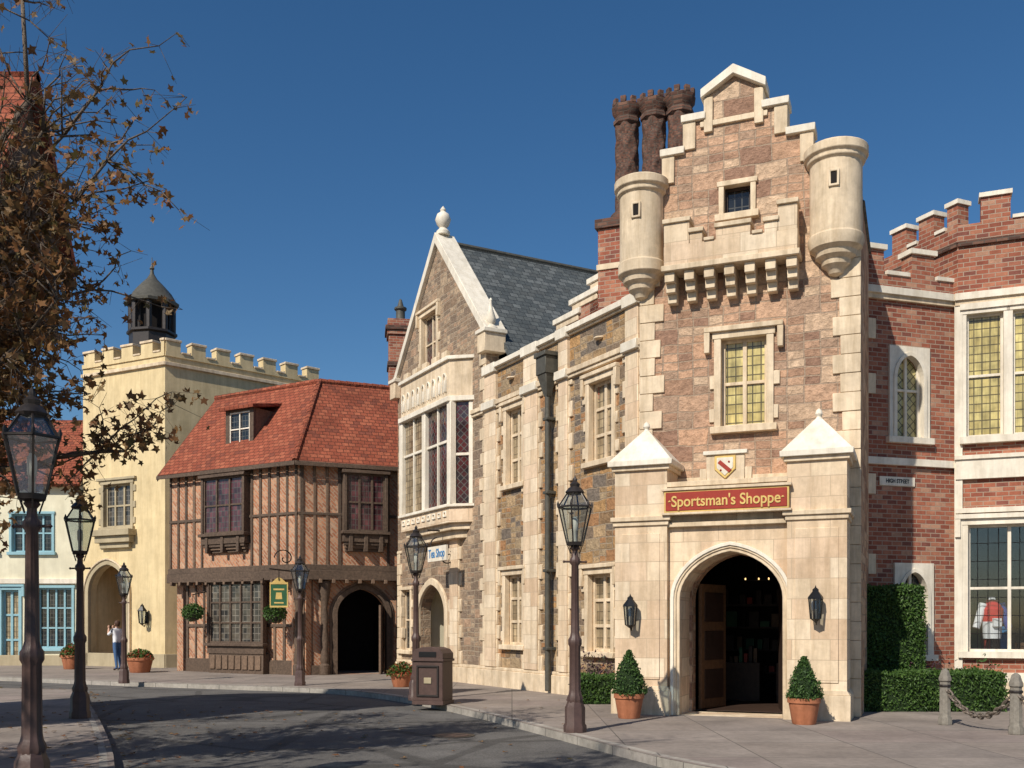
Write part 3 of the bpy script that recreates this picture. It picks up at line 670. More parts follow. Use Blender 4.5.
pts=[F.w(F.u(453)+.02,.1+.3*math.sin(t)*(1-t/7),3.3+.25*math.cos(t)*(1-t/7)+.05*t) for t in [i*.4 for i in range(16)]]; q.path(pts,.02,'iron')
pts=[F.w(F.u(453)+.02,.5+.25*math.sin(t)*(1-t/7),3.75+.25*math.cos(t)*(1-t/7)) for t in [i*.4 for i in range(16)]]; q.path(pts,.02,'iron')
q.obj('board',S)
text('Tea Shop',F,hu-.05,.722,(F.z(438,561,.7)+F.z(438,546,.7))/2,.33,'bluesign',S,xs=.85)

# ------------------------------------------------------------------ BRICK HOUSE (right)
F=Frame(G(862,19.9),G(958,20.6)); FBk=F
E=empty('red_brick_house',F.w(2,-2,0)); B=MB();T=MB();W=MB();holes=[]
ue=F.u(958)
for x0,x1,y0,y1,gm,c in ((895,922,362,438,'gYd',1),(900,926,578,655,'gD',1)):
    r=F.r(x0,x1,y0,y1); a=arch(r[0],r[1],r[2],r[3]-.35,r[3]+.12,8,.1)
    holes.append(a)
    T.ring(F,arch(r[0],r[1],r[2],r[3]-.35,r[3]+.12,8,.1,grow=-.005),arch(r[0],r[1],r[2],r[3]-.35,r[3]+.12,8,.1,grow=.07),-.1,.07,'white')
    T.prism(F,[(r[0]-.16,r[2]),(r[1]+.16,r[2]),(r[1]+.16,r[3]+.30),(r[0]-.16,r[3]+.30)],-.05,.045,'white',[arch(r[0],r[1],r[2]+.001,r[3]-.35,r[3]+.12,8,.1,grow=.03)])
    T.box(F,r[0]-.22,r[1]+.22,-.05,.11,r[2]-.12,r[2]+.003,'white')
    W.box(F,r[0]-.02,r[1]+.02,-.16,-.13,r[2]-.02,r[3]+.2,gm); m_=(r[0]+r[1])/2
    W.box(F,m_-.03,m_+.03,-.13,-.08,r[2],r[3]+.12,'white'); W.box(F,r[0],r[0]+.05,-.13,-.08,r[2],r[3],'white'); W.box(F,r[1]-.05,r[1],-.13,-.08,r[2],r[3],'white'); W.box(F,r[0],r[1],-.13,-.085,r[2]+.95,r[2]+1.0,'white')
B.prism(F,[(-.8,-.15),(ue,-.15),(ue,8.2),(-.8,8.2)],-.35,0,'brick',holes)
T.box(F,-.8,ue+.02,-.3,.12,8.2,8.34,'white'); T.box(F,-.8,ue+.02,-.02,.07,8.1,8.201,'cream')
T.box(F,-.8,ue+.02,-.02,.08,F.z(905,466),F.z(905,459),'white'); T.box(F,-.8,ue,-.02,.07,-.15,.4,'white')
for z in (1.0,2.6,4.2,6.2,7.3): T.box(F,.08,.3,-.02,.04,z,z+.4,'cream')
B.box(F,-.8,ue,-.32,.0,8.34,8.62,'brick')
for a,b in ((866,884),(912,934)):
    u0,u1=F.u(a),F.u(b); B.box(F,u0,u1,-.32,-.003,8.61,9.1,'brick'); T.box(F,u0-.05,u1+.05,-.37,.05,9.1,9.2,'white')
for a,b in ((884,912),(934,957)):
    u0,u1=F.u(a)+.06,F.u(b)-.06; T.box(F,u0,u1,-.35,.03,8.62,8.7,'white')
Fb=Frame(G(957,20.5),G(1024,20.05)); Lb=Fb.u(1024)+2.2; h2=[]
r=Fb.r(966,1022,312,436)
for ua,ub in ((.17,.86),(1.02,1.9),(2.06,3.0)):
    window(T,W,Fb,(ua,ub,r[2],r[3]),h2,0,1 if ua<.5 else 2,2,'white','gY',sur='white',sw=.08,hood=False,sill=False,bar=.055,ends=False,recess=.1)
T.box(Fb,.05,3.15,-.1,.14,r[2]-.14,r[2]-.0,'white'); T.box(Fb,.05,3.15,-.1,.1,r[3]+.08,r[3]+.2,'white')
r2=Fb.r(970,1022,524,652); r2=(.2,3.3,r2[2],r2[3]); window(T,W,Fb,r2,h2,0,4,2,'white',None,sur='white',sw=.12,hood=True,bar=.055,ends=False)
W.box(Fb,.19,3.31,-.17,-.16,r2[2]-.01,r2[3]+.01,'clear')
for i in range(17):
    u=r2[0]+(r2[1]-r2[0])*i/16; W.box(Fb,u-.007,u+.007,-.16,-.145,r2[2],r2[3],'black')
for i in range(8):
    z=r2[2]+(r2[3]-r2[2])*i/7; W.box(Fb,r2[0],r2[1],-.16,-.143,z-.007,z+.007,'black')
B.prism(Fb,[(0,-.15),(Lb,-.15),(Lb,8.2),(0,8.2)],-.3,0,'brick',h2)
T.box(Fb,-.04,Lb,-.3,.13,8.2,8.34,'white'); T.box(Fb,-.04,Lb,-.02,.08,8.1,8.201,'cream')
T.box(Fb,-.03,Lb,-.02,.09,4.55,4.95,'white'); T.box(Fb,-.05,Lb,-.02,.13,4.95,5.03,'white'); T.box(Fb,-.03,Lb,-.02,.12,-.15,.42,'cream'); T.box(Fb,-.03,Lb,-.02,.08,.42,.62,'white'); T.box(Fb,-.03,Lb,-.02,.1,3.86,3.96,'white')
T.box(Fb,-.05,.1,-.1,.06,.6,8.1,'white')
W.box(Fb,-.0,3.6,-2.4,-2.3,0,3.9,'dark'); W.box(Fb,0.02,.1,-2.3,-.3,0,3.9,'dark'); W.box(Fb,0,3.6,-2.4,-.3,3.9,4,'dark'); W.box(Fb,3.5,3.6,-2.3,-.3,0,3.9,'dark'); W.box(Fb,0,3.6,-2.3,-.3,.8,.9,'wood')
for i in range(9): W.box(Fb,.3+.3*i,.5+.3*i+ru(-.05,.05),-1.6,-1.3,.9,.9+ru(.2,1.3),random.choice(['wood','woodD','green','signred','bluesign','beige']))
Fa=Frame(G(911,21.6),G(958,20.45)); Fc=Frame(G(958,20.45),G(1100,19.5))
crenel(B,T,Fa,-.9,Fa.L,-.3,0,8.3,9.75,10.2,.42,.34,'brick','white',start=.35)
crenel(B,T,Fc,0,Fc.L,-.3,0,8.345,9.75,10.25,.55,.38,'brick','white',start=.42)
T.box(Fa,-.9,Fa.L,-.01,.06,9.3,9.4,'brickD'); T.box(Fc,0,Fc.L,-.01,.06,9.3,9.4,'brickD')
B.obj('walls',E); T.obj('stone_trim',E,.01); W.obj('windows',E,.005)
J=MB(); jp=Fb.w(Fb.u(992,-.5),-.5,0); c=(jp[0],jp[1],1.3)
for p0,p1,ra,rb,mt in (((0,0,.0),(0,0,.35),.17,.20,'jw'),((0,0,.35),(0,0,.6),.20,.22,'jr'),((0,0,.6),(0,0,.8),.22,.09,'jr'),((-.18,0,.72),(-.34,-.02,.22),.085,.07,'jw'),((.18,0,.72),(.34,-.02,.22),.085,.07,'jb')):
    J.tube([c[i]+p0[i] for i in range(3)],[c[i]+p1[i] for i in range(3)],ra,rb,mt,14)
J.tube((c[0],c[1],.85),(c[0],c[1],1.35),.03,.03,'iron'); J.tube((c[0],c[1],2.1),(c[0],c[1],2.16),.07,.06,'jw')
J.box(FA(c[0],c[1]-.2),-.08,.08,-.03,.05,1.55,1.72,'jw')
J.obj('jersey_mannequin')
S=empty('street_name_sign',FBk.w(.5,0,4.4)); q=MB(); r=FBk.r(879,914,477,486); q.box(FBk,r[0],r[1],.0,.03,r[2],r[3],'white'); q.obj('plate',S,.004)
text('HIGH STREET',FBk,(r[0]+r[1])/2,.03,(r[2]+r[3])/2,.11,'black',S,extr=.003,xs=.85)

# ------------------------------------------------------------------ TIMBER HOUSE
F1=Frame(G(170,34.0),G(298,31.0)); F2=Frame(G(298,31.0),(-3.62,32.3))
E=empty('half_timbered_house',F1.w(3,-2,0)); B=MB();T=MB();W=MB()
ZJ,ZEv=3.3,6.75
def studs(T,F,u0,u1,n,z0,z1,sp,skip=(),w=.10):
    k=max(1,round((u1-u0)/sp))
    for i in range(k+1):
        u=u0+(u1-u0)*i/k
        if any(a-.05<u<b+.05 for a,b in skip): continue
        ww=w*ru(.8,1.2); T.box(F,u-ww/2,u+ww/2,n-.03,n+.035+ru(0,.01),z0,z1,'timber2' if R()<.35 else 'timber')
B.prism(F1,[(0,ZJ),(F1.L,ZJ),(F1.L,ZEv),(0,ZEv)],-.3,0,'herring'); B.prism(F2,[(0,ZJ),(F2.L+.3,ZJ),(F2.L+.3,ZEv),(0,ZEv)],-.3,0,'herring')
B.box(F1,.0,.3,-4.64,-.3,-.1,ZEv,'herring')
w1=F1.r(203,242,480,530,.25); w2=F2.r(347,385,477,528,.25)
studs(T,F1,.06,F1.L-.06,0,ZJ,ZEv,.39,[(w1[0],w1[1])]); studs(T,F2,.12,F2.L,0,ZJ,ZEv,.39,[(w2[0],w2[1])])
for Fq in (F1,F2):
    T.box(Fq,-.02,Fq.L+.02,-.05,.075,ZJ-.02,ZJ+.16,'timber'); T.box(Fq,-.02,Fq.L+.02,-.3,.13,ZJ-.32,ZJ-.02,'timber'); T.box(Fq,0,Fq.L,-.03,.07,ZEv-.2,ZEv,'timber'); T.box(Fq,0,Fq.L,-.03,.048,5.0,5.09,'timber')
    k=int(Fq.L/.42)
    for i in range(k): T.box(Fq,.2+i*.42,.3+i*.42,.0,.19,ZJ-.42,ZJ-.29,'timber2')
def tbay(F,r,n,cols,rows,gm,low,posts=True):
    u0,u1,z0,z1=r
    dummy=[]
    T.box(F,u0-.1,u0+.0,-.05,n+.02,z0-.1,z1+.1,'timber'); T.box(F,u1,u1+.1,-.05,n+.02,z0-.1,z1+.1,'timber')
    T.box(F,u0-.16,u1+.16,-.05,n+.09,z1+.1,z1+.2,'timber'); T.box(F,u0-.16,u1+.16,-.05,n+.09,z0-.2,z0-.1,'timber')
    T.box(F,u0-.1,u1+.1,-.02,n,z0-.45,z0-.2,'timber'); 
    h=(z0-.45)-low
    if posts:
        for i in range(3): T.box(F,u0-.05+.02*i,u1+.05-.02*i,-.02,n*(.85-.25*i),z0-.45-h*(i+1)/3,z0-.45-h*i/3-.001,'timber2' if i%2 else 'timber')
        for q in (.1,.5,.9):
            u=u0+(u1-u0)*q; T.box(F,u-.06,u+.06,-.02,n+.04,low,z0-.2,'timber')
    else:
        T.box(F,u0-.06,u1+.06,-.28,n-.03,-.1,z0-.45,'timber')
        for i in range(8):
            ua=u0+(u1-u0)*i/8+.03; ub=u0+(u1-u0)*(i+1)/8-.03; T.box(F,ua,ub,n-.04,n+.01,z0-.95,z0-.5,'timber2')
    window(T,W,F,(u0,u1,z0-.1,z1+.1),dummy,n,cols,rows,'timber',gm,sur=None,hood=False,sill=False,recess=.06,bar=.055)
tbay(F1,w1,.25,3,2,'gR',F1.z(222,553,.1)); tbay(F2,w2,.25,3,2,'gR',F2.z(366,552,.1))
LN=-.25; h1=[];h2=[]
ul=F1.u(187,LN)
w3=F1.r(209,261,585,640,.1)
B.prism(F1,[(ul,-.15),(F1.L+.1,-.15),(F1.L+.1,ZJ-.02),(ul,ZJ-.02)],LN-.25,LN,'herring')
dd=(F2.u(337,LN),F2.u(386,LN)); h2.append(arch(dd[0],dd[1],.003,1.95,2.72))
B.prism(F2,[(-.1,-.15),(F2.L+.3,-.15),(F2.L+.3,ZJ-.02),(-.1,ZJ-.02)],LN-.25,LN,'herring',h2)
T.ring(F2,arch(dd[0],dd[1],0,1.95,2.72,grow=-.004),arch(dd[0],dd[1],0,1.95,2.72,grow=.16),LN-.1,LN+.1,'timber')
T.ring(F2,arch(dd[0],dd[1],0,1.95,2.72,grow=.155),arch(dd[0],dd[1],0,1.95,2.72,grow=.24),LN-.1,LN+.05,'timber2')
studs(T,F1,ul+.05,F1.L,LN,0,ZJ,.39,[(w3[0],w3[1])]); studs(T,F2,.1,F2.L,LN,0,ZJ,.36,[(dd[0]-.15,dd[1]+.15)])
T.box(F1,ul,F1.L,LN-.03,LN+.06,-.15,.45,'timber'); T.box(F2,0,dd[0]-.2,LN-.03,LN+.06,-.15,.3,'timber')
T.box(F1,ul,F1.L,LN-.02,LN+.05,1.5,1.6,'timber')
tbay(F1,w3,.1,5,3,'gS',.35,False)
for u in (dd[0]-.42,.03):
    p=F2.w(u,LN+.12,0)
    T.lathe(p,[(.17,0),(.17,.3),(.12,.36),(.15,.5),(.1,.8),(.14,1.1),(.09,1.5),(.13,1.8),(.08,2.1),(.14,2.4),(.17,2.6),(.2,2.95)],'timber',10)
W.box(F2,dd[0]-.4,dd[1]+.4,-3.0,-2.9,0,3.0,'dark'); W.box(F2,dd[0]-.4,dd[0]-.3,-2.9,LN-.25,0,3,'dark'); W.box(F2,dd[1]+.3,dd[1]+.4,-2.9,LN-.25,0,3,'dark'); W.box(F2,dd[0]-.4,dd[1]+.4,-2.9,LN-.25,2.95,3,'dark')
Fdr=Frame(F2.w(dd[1]-.06,LN-.2,0)[:2],F2.w(dd[1]-.35,LN+.5,0)[:2])
W.box(Fdr,0,.75,-.03,.03,.02,2.2,'timber2'); W.box(Fdr,.2,.5,.03,.034,1.35,1.75,'white')
ov=.3
def isect(nn):
    a=F1.O+F1.N*nn; b=F2.O+F2.N*nn
    return geometry.intersect_line_line_2d(a-F1.U*20,a+F1.U*20,b-F2.U*20,b+F2.U*20)
ce=isect(ov); cr=isect(-2.32); ZR=9.75; ZO=6.62
A=F1.w(-.3,ov,ZO);Rg=F1.w(-.3,-2.32,ZR);Cc=(ce.x,ce.y,ZO);Rc=(cr.x,cr.y,ZR);D_=F2.w(F2.L+.4,ov,ZO);R3=F2.w(F2.L+.9,-2.32,ZR)
B.slab([A,Cc,Rc,Rg],.1,'tile'); B.slab([Cc,D_,R3,Rc],.1,'tile')
bk=isect(-4.64-ov) ; bkv=(bk.x,bk.y,ZO)
B.slab([F1.w(-.3,-4.64-ov,ZO),bkv,Rc,Rg],.1,'tile'); B.slab([bkv,F2.w(F2.L+.9,-4.64-ov,ZO),R3,Rc],.1,'tile')
T.add([F1.w(-.05,0,ZEv-.1),F1.w(-.05,-4.64,ZEv-.1),F1.w(-.05,-2.32,ZR-.15)],[(0,1,2)],'timber')
def ridge(a,b,r,m='tile'):
    a=Vector(a);b=Vector(b); n=int((b-a).length/.33)+1
    for i in range(n):
        p=a.lerp(b,i/n);q=a.lerp(b,(i+1)/n); B.tube(p,q,r*1.08,r*.92,m,8)
ridge(Rg,Rc,.1); ridge(Rc,R3,.1); ridge(Cc,Rc,.09)
T.slab([F1.w(-.3,ov+.01,ZO-.02),Cc,(ce.x,ce.y,ZO-.14),F1.w(-.3,ov+.01,ZO-.14)],.03,'timber'); T.slab([Cc,D_,(D_[0],D_[1],ZO-.14),(Cc[0],Cc[1],ZO-.14)],.03,'timber')
T.slab([A,Rg,(Rg[0],Rg[1],Rg[2]-.2),(A[0],A[1],A[2]-.2)],.04,'timber')
dn=-.55; r=F1.r(230,250,412,446,dn); hh=[]
B.box(F1,r[0]-.16,r[1]+.16,dn-1.6,dn-.1,r[2]-.3,r[3]+.1,'timber2'); 
T.box(F1,r[0]-.18,r[0]-.0,dn-.1,dn+.03,r[2]-.4,r[3]+.12,'timber'); T.box(F1,r[1],r[1]+.18,dn-.1,dn+.03,r[2]-.4,r[3]+.12,'timber'); T.box(F1,r[0]-.02,r[1]+.02,dn-.1,dn+.025,r[2]-.4,r[2],'timber'); T.box(F1,r[0],r[1],dn-.1,dn+.02,r[3],r[3]+.12,'timber')
window(T,W,F1,r,hh,dn+.04,2,2,'white','gD',sur=None,hood=False,sill=False,recess=.06,bar=.04)
B.slab([F1.w(r[0]-.32,dn+.2,r[3]+.16),F1.w(r[1]+.32,dn+.2,r[3]+.16),F1.w(r[1]+.32,dn-2.2,r[3]+.62),F1.w(r[0]-.32,dn-2.2,r[3]+.62)],.1,'tile')
B.obj('walls_and_roof',E); T.obj('timber_frame',E,.01); W.obj('windows',E,.004)
C=MB(); Fch=FA((401-512)/1000*34.9,34.9,.15)
C.box(Fch,-.42,.42,-.9,0,6,11.7,'brick'); C.box(Fch,-.47,.47,-.95,.05,10.6,10.75,'brickD'); C.box(Fch,-.48,.48,-.96,.06,11.7,11.85,'brick'); C.box(Fch,-.54,.54,-1.02,.12,11.85,12.0,'brickD'); C.box(Fch,-.46,.46,-.94,.04,12.0,12.25,'brick')
C.lathe(Fch.w(0,-.45,12.25),[(.2,0),(.16,.1),(.16,.4),(.22,.45),(.22,.52),(.12,.55),(.05,.8),(0,.85)],'lead',12)
C.obj('brick_chimney',E,.01)
S=empty('hanging_pub_sign',F1.w(F1.u(280),.6,2.8)); q=MB()
hp=F1.u(279,.9); Fsg=FA(*F1.w(hp,.9,0)[:2],.1)
q.box(Fsg,-.24,.24,-.03,.03,2.15,2.8,'green'); q.box(Fsg,-.27,.27,-.04,.04,2.8,2.86,'gold'); q.box(Fsg,-.27,.27,-.04,.04,2.1,2.15,'gold'); q.box(Fsg,-.27,-.24,-.04,.04,2.15,2.8,'gold'); q.box(Fsg,.24,.27,-.04,.04,2.15,2.8,'gold')
q.prism(Fsg,[(-.2,2.86),(.2,2.86),(.1,2.96),(0,3.02),(-.1,2.96)],-.03,.03,'gold'); q.box(Fsg,-.16,.16,.03,.035,2.62,2.67,'gold'); q.prism(Fsg,[(-.1,2.35),(.1,2.35),(.08,2.55),(-.08,2.55)],.03,.036,'gold'); q.box(Fsg,-.14,.14,.03,.035,2.22,2.26,'gold')
q.path([F1.w(hp,-.1,3.2),F1.w(hp,1.3,3.25)],.025,'iron'); q.path([F1.w(hp,.9,3.22),F1.w(hp,.9,3.02)],.012,'iron')
pts=[F1.w(hp,.65+.45*math.cos(t)*(1-t/8),3.6+.3*math.sin(t)*(1-t/8)) for t in [i*.35 for i in range(20)]]; q.path(pts,.018,'iron')
q.obj('board_and_bracket',S)
for px,py in ((193,613),(275,614)):
    n=.55; u=F1.u(px,n); z=F1.z(px,py,n); p=F1.w(u,n,z)
    S=empty('hanging_basket',p,False); q=MB(); q.lathe((0,0,-.28),[(.05,0),(.18,.06),(.25,.2),(.26,.26)],'iron',12)
    for a in (0,2.1,4.2): q.tube((.24*math.cos(a),.24*math.sin(a),0),(0,0,.6),.006,.006,'iron',4)
    q.obj('basket',S); lf=MB()
    def smp():
        v=Vector((random.gauss(0,1),random.gauss(0,1),random.gauss(0,1))).normalized()*ru(.24,.38); return (v.x,v.y,v.z*.8+.02)
    leafcloud(lf,smp,800,.09,'leafG'); lf.lathe((0,0,-.2),[(.05,0),(.24,.12),(.24,.25),(.05,.4)],'hedgecore',10); lf.obj('foliage',S,raw=True)
    q2=MB(); q2.tube((0,0,.6),(-.0,-.0,.62),.03,.03,'iron'); q2.path([(0,0,.6),(F1.N.x*-.8,F1.N.y*-.8,.75)],.018,'iron'); q2.obj('bracket',S)

# ------------------------------------------------------------------ YELLOW TOWER HOUSE
Fy1=Frame(G(83,38.5),G(165,36.5)); Fy2=Frame(G(165,36.5),G(322,41.0))
E=empty('yellow_crenellated_house',Fy1.w(2,-2,0)); B=MB();T=MB();W=MB();holes=[]
r=Fy1.r(104,131,484,527); window(T,W,Fy1,r,holes,0,3,2,'beige','gS',sur='beige',sw=.14,hood=False,bar=.07)
T.box(Fy1,r[0]-.3,r[1]+.3,-.02,.4,r[2]-.35,r[2]-.12,'beige'); T.box(Fy1,r[0]-.2,r[1]+.2,-.02,.28,r[2]-.6,r[2]-.351,'beige'); T.box(Fy1,r[0]-.05,r[1]+.05,-.02,.16,r[2]-.8,r[2]-.601,'beige')
T.box(Fy1,r[0]-.3,r[1]+.3,-.02,.12,r[3]+.14,r[3]+.24,'beige')
a0,a1=Fy1.u(89),Fy1.u(127); holes.append(arch(a0,a1,.003,2.8,3.85,10,.1))
T.ring(Fy1,arch(a0,a1,0,2.8,3.85,10,.1,grow=-.004),arch(a0,a1,0,2.8,3.85,10,.1,grow=.18),-.1,.06,'beige')
T.ring(Fy1,arch(a0,a1,0,2.8,3.85,10,.1,grow=.176),arch(a0,a1,0,2.8,3.85,10,.1,grow=.24),-.05,.11,'cream')
ZY=11.4
B.prism(Fy1,[(0,-.15),(Fy1.L,-.15),(Fy1.L,ZY),(0,ZY)],-.35,0,'yellow',holes)
B.box(Fy2,0,Fy2.L,-.35,0,-.15,ZY,'yellow')
W.box(Fy1,a0-.4,a1+.4,-2.5,-2.4,0,4.2,'orange'); W.box(Fy1,a0-.4,a0-.3,-2.4,-.35,0,4.2,'orange'); W.box(Fy1,a1+.3,a1+.4,-2.4,-.35,0,4.2,'orange'); W.box(Fy1,a0-.4,a1+.4,-2.4,-.35,4.1,4.2,'orange'); W.box(Fy1,(a0+a1)/2-.45,(a0+a1)/2+.55,-2.4,-2.34,0,2.3,'woodD')
crenel(B,T,Fy1,0,Fy1.L,-.35,.05,ZY,ZY+.15,ZY+.55,.60,.42,'yellow','cream',.1)
crenel(B,T,Fy2,0,Fy2.L+.1,-.35,.05,ZY,ZY+.15,ZY+.55,.56,.42,'yellow','cream',.02)
T.box(Fy1,-.02,Fy1.L+.05,-.02,.1,ZY-.35,ZY-.22,'cream'); T.box(Fy2,-.05,Fy2.L,-.02,.1,ZY-.35,ZY-.22,'cream')
T.box(Fy1,-.02,Fy1.L+.03,-.02,.06,-.15,.5,'beige'); T.box(Fy2,0,Fy2.L,-.02,.06,-.15,.5,'beige')
B.box(Fy1,0,.3,-8,-.35,-.15,ZY,'yellow'); B.slab([Fy1.w(0,-.3,ZY-.1),Fy1.w(Fy1.L,-.3,ZY-.1),Fy2.w(Fy2.L,-.3,ZY-.1),Fy1.w(0,-8,ZY-.1)],.1,'lead')
B.obj('walls',E); T.obj('trim',E,.012); W.obj('windows',E,.006)
C=MB(); cp=((152-512)/1000*39,39,11.3)
C.lathe(cp,[(.86,0),(.86,1.5),(.95,1.55),(.95,1.65)],'iron',8,False,.2)
for i in range(8):
    a=.2+math.pi/4*i; C.tube((cp[0]+.78*math.cos(a),cp[1]+.78*math.sin(a),cp[2]+1.6),(cp[0]+.78*math.cos(a),cp[1]+.78*math.sin(a),cp[2]+2.75),.12,.12,'iron',6)
C.lathe(cp,[(.5,1.6),(.5,2.75)],'dark',8,False,.2)
C.lathe(cp,[(1.0,2.7),(1.02,2.82),(.9,2.9),(.72,3.2),(.45,3.5),(.2,3.75),(.08,3.95),(.06,4.1),(.1,4.15),(.02,4.3),(.015,4.6)],'lead',8,False,.2)
C.obj('cupola',E,.01)
wall_lantern(Fy1,Fy1.u(148),.05,Fy1.z(148,625),E,1.4)

# ------------------------------------------------------------------ CREAM SHOP far left
F=Frame(G(-60,38.6),G(83,38.6)); E=empty('cream_shop_house',F.w(3,-2,0)); B=MB();T=MB();W=MB();holes=[]
for x0,x1,y0,y1,c,rw in ((12,52,514,552,4,2),(38,72,588,648,4,3),(-22,-4,514,552,2,2)):
    window(T,W,F,F.r(x0,x1,y0,y1),holes,0,c,rw,'blue','gD',sur='blue',sw=.1,hood=False,bar=.06,ends=False)
r=F.r(2,19,590,664); r=(r[0],r[1],.02,r[3]); window(T,W,F,r,holes,0,2,3,'blue','gC',sur='blue',sw=.12,hood=True,sill=False,bar=.08,ends=False)
B.prism(F,[(0,-.15),(F.L-.02,-.15),(F.L-.02,7.1),(0,7.1)],-.3,0,'creamp',holes)
T.box(F,0,F.L-.02,-.02,.12,3.15,3.35,'white'); T.box(F,0,F.L-.02,-.02,.2,6.95,7.1,'white'); T.box(F,0,F.L-.02,-.02,.07,-.15,.4,'beige')
B.slab([F.w(-.3,.35,6.95),F.w(F.L-.02,.35,6.95),F.w(F.L-.02,-2.6,10.0),F.w(-.3,-2.6,10.0)],.12,'tile'); B.slab([F.w(-.3,-5.5,6.95),F.w(F.L-.02,-5.5,6.95),F.w(F.L-.02,-2.6,10.0),F.w(-.3,-2.6,10.0)],.12,'tile')
B.obj('walls_and_roof',E); T.obj('trim',E,.01); W.obj('windows',E,.005)
E=empty('steep_roofed_house',(-10.5,15,0)); B=MB();T=MB(); F=FA(-13.3,14.0,0)
B.box(F,0,4.5,-2.2,0,-.1,6.3,'creamp'); B.box(F,0,5.95,-2.2,0,6.3,7.6,'timber')
B.slab([F.w(0,.25,7.4),F.w(6.1,.25,7.4),F.w(6.1,-1.2,10.0),F.w(0,-1.2,10.0)],.12,'tile'); B.slab([F.w(0,-2.6,7.4),F.w(6.1,-2.6,7.4),F.w(6.1,-1.2,10.0),F.w(0,-1.2,10.0)],.12,'tile')
B.prism(Frame(F.w(5.9,0,0)[:2],F.w(5.9,-2.2,0)[:2]),[(0,6.3),(2.2,6.3),(2.2,7.6),(1.2,9.8),(0,7.6)],-.05,.04,'timber')
for u in (4.6,5.0,5.4,5.8): T.box(F,u,u+.12,0,.05,6.3,7.5,'timber2')
T.box(F,4.4,6.0,-2.25,.08,6.15,6.3,'timber2')
for i in range(3): T.box(F,4.5,4.9+.35*i,-1.2,-1.0,5.5+.22*i,5.72+.22*i,'timber')
B.obj('walls_and_roof',E); T.obj('timber_frame',E,.01)

# ------------------------------------------------------------------ STREET LAMPS
lp=MB()
lp.lathe((0,0,0),[(.17,0),(.17,.10),(.15,.13),(.15,.36),(.125,.42),(.11,.46)],'ironB',8,False,.39)
lp.lathe((0,0,0),[(.11,.44),(.12,.5),(.095,.56),(.085,.62),(.08,1.25),(.1,1.29),(.1,1.36),(.075,1.40),(.062,1.46),(.052,2.45),(.075,2.48),(.075,2.54),(.045,2.58),(.04,2.66),(.07,2.70),(.05,2.74)],'ironB',40,True,twist=0,lobe=.05,lobes=10)
lp.tube((-.16,0,2.5),(.16,0,2.5),.014,.014,'ironB',8)
for s in (-1,1): lp.lathe((.17*s,0,2.5),[(0,-.025),(.022,0),(0,.025)],'ironB',8)
lf=MB(); zb,zt_,zr=2.78,3.30,3.5
lf.lathe((0,0,0),[(.05,2.72),(.13,2.74),(.14,2.79)],'iron',6,False)
for i in range(6):
    a=math.pi/3*i; c_,s_=math.cos(a),math.sin(a)
    lf.tube((.13*c_,.13*s_,zb),(.255*c_,.255*s_,zt_),.012,.012,'iron',5); lf.tube((.255*c_,.255*s_,zt_),(.12*c_,.12*s_,zr),.012,.012,'iron',5)
    c2,s2=math.cos(a+math.pi/3),math.sin(a+math.pi/3); lf.tube((.26*c_,.26*s_,zt_),(.26*c2,.26*s2,zt_),.016,.016,'iron',5)
    lf.tube((.07*c_,.07*s_,2.62),(.12*c_,.12*s_,2.76),.008,.008,'iron',4)
    lf.lathe((.26*c_,.26*s_,zt_),[(.014,0),(.022,.04),(0,.09)],'iron',5)
lf.lathe((0,0,0),[(.13,3.49),(.15,3.52),(.1,3.58),(.07,3.6),(.08,3.64),(.03,3.68),(.035,3.71),(0,3.77)],'iron',8)
lf.lathe((0,0,0),[(.03,2.79),(.03,2.95),(.045,2.97),(.045,3.12),(.02,3.16)],'white',8)
lgl=MB(); lgl.lathe((0,0,0),[(.125,zb),(.25,zt_)],'lampglass',6,False); lgl.lathe((0,0,0),[(.25,zt_+.003),(.115,zr)],'lampglass',6,False)
lmesh=None
def lamp(px,d,H):
    global lmesh
    e=empty('street_lamp',(*G(px,d),0),False); s=H/3.77; e.scale=(s,s,s); e.rotation_euler=(0,0,ru(-.3,.3))
    if lmesh is None:
        o=[lp.obj('post',e),lf.obj('lantern_frame',e),lgl.obj('lantern_glass',e)]; lmesh=[(q.name,q.data) for q in o]
    else:
        for n,dt in lmesh:
            o=bpy.data.objects.new(n.split('.')[0],dt); COL.objects.link(o); o.parent=e
for a in ((32,9.0,3.74),(80,17.0,3.84),(124,27.0,3.28),(300,26.0,3.4),(416,21.0,3.68),(575,14.8,3.8)): lamp(*a)

# ------------------------------------------------------------------ TRASH BIN
e=empty('litter_bin',(*G(433,20.0),0),False); e.rotation_euler=(0,0,-.35); q=MB(); Fz=FA(0,0)
q.box(Fz,-.34,.34,-.27,.27,.0,.08,'ironB'); q.box(Fz,-.32,.32,-.25,.25,.08,.86,'ironB'); q.box(Fz,-.35,.35,-.28,.28,.86,.91,'ironB')
q.prism(Fz,[(-.33,.91),(.33,.91),(.33,1.02),(.26,1.1),(.12,1.14),(-.12,1.14),(-.26,1.1),(-.33,1.02)],-.26,.26,'ironB')
q.box(Fz,-.24,.24,.25,.275,.16,.2,'iron'); q.box(Fz,-.24,.24,.25,.275,.74,.78,'iron'); q.box(Fz,-.24,-.2,.25,.274,.2,.74,'iron'); q.box(Fz,.2,.24,.25,.274,.2,.74,'iron')
q.box(Fz,-.19,.19,.255,.268,.94,1.05,'black'); q.box(Fz,-.08,.08,.25,.27,.42,.54,'beige')
q.obj('casing',e,.015)

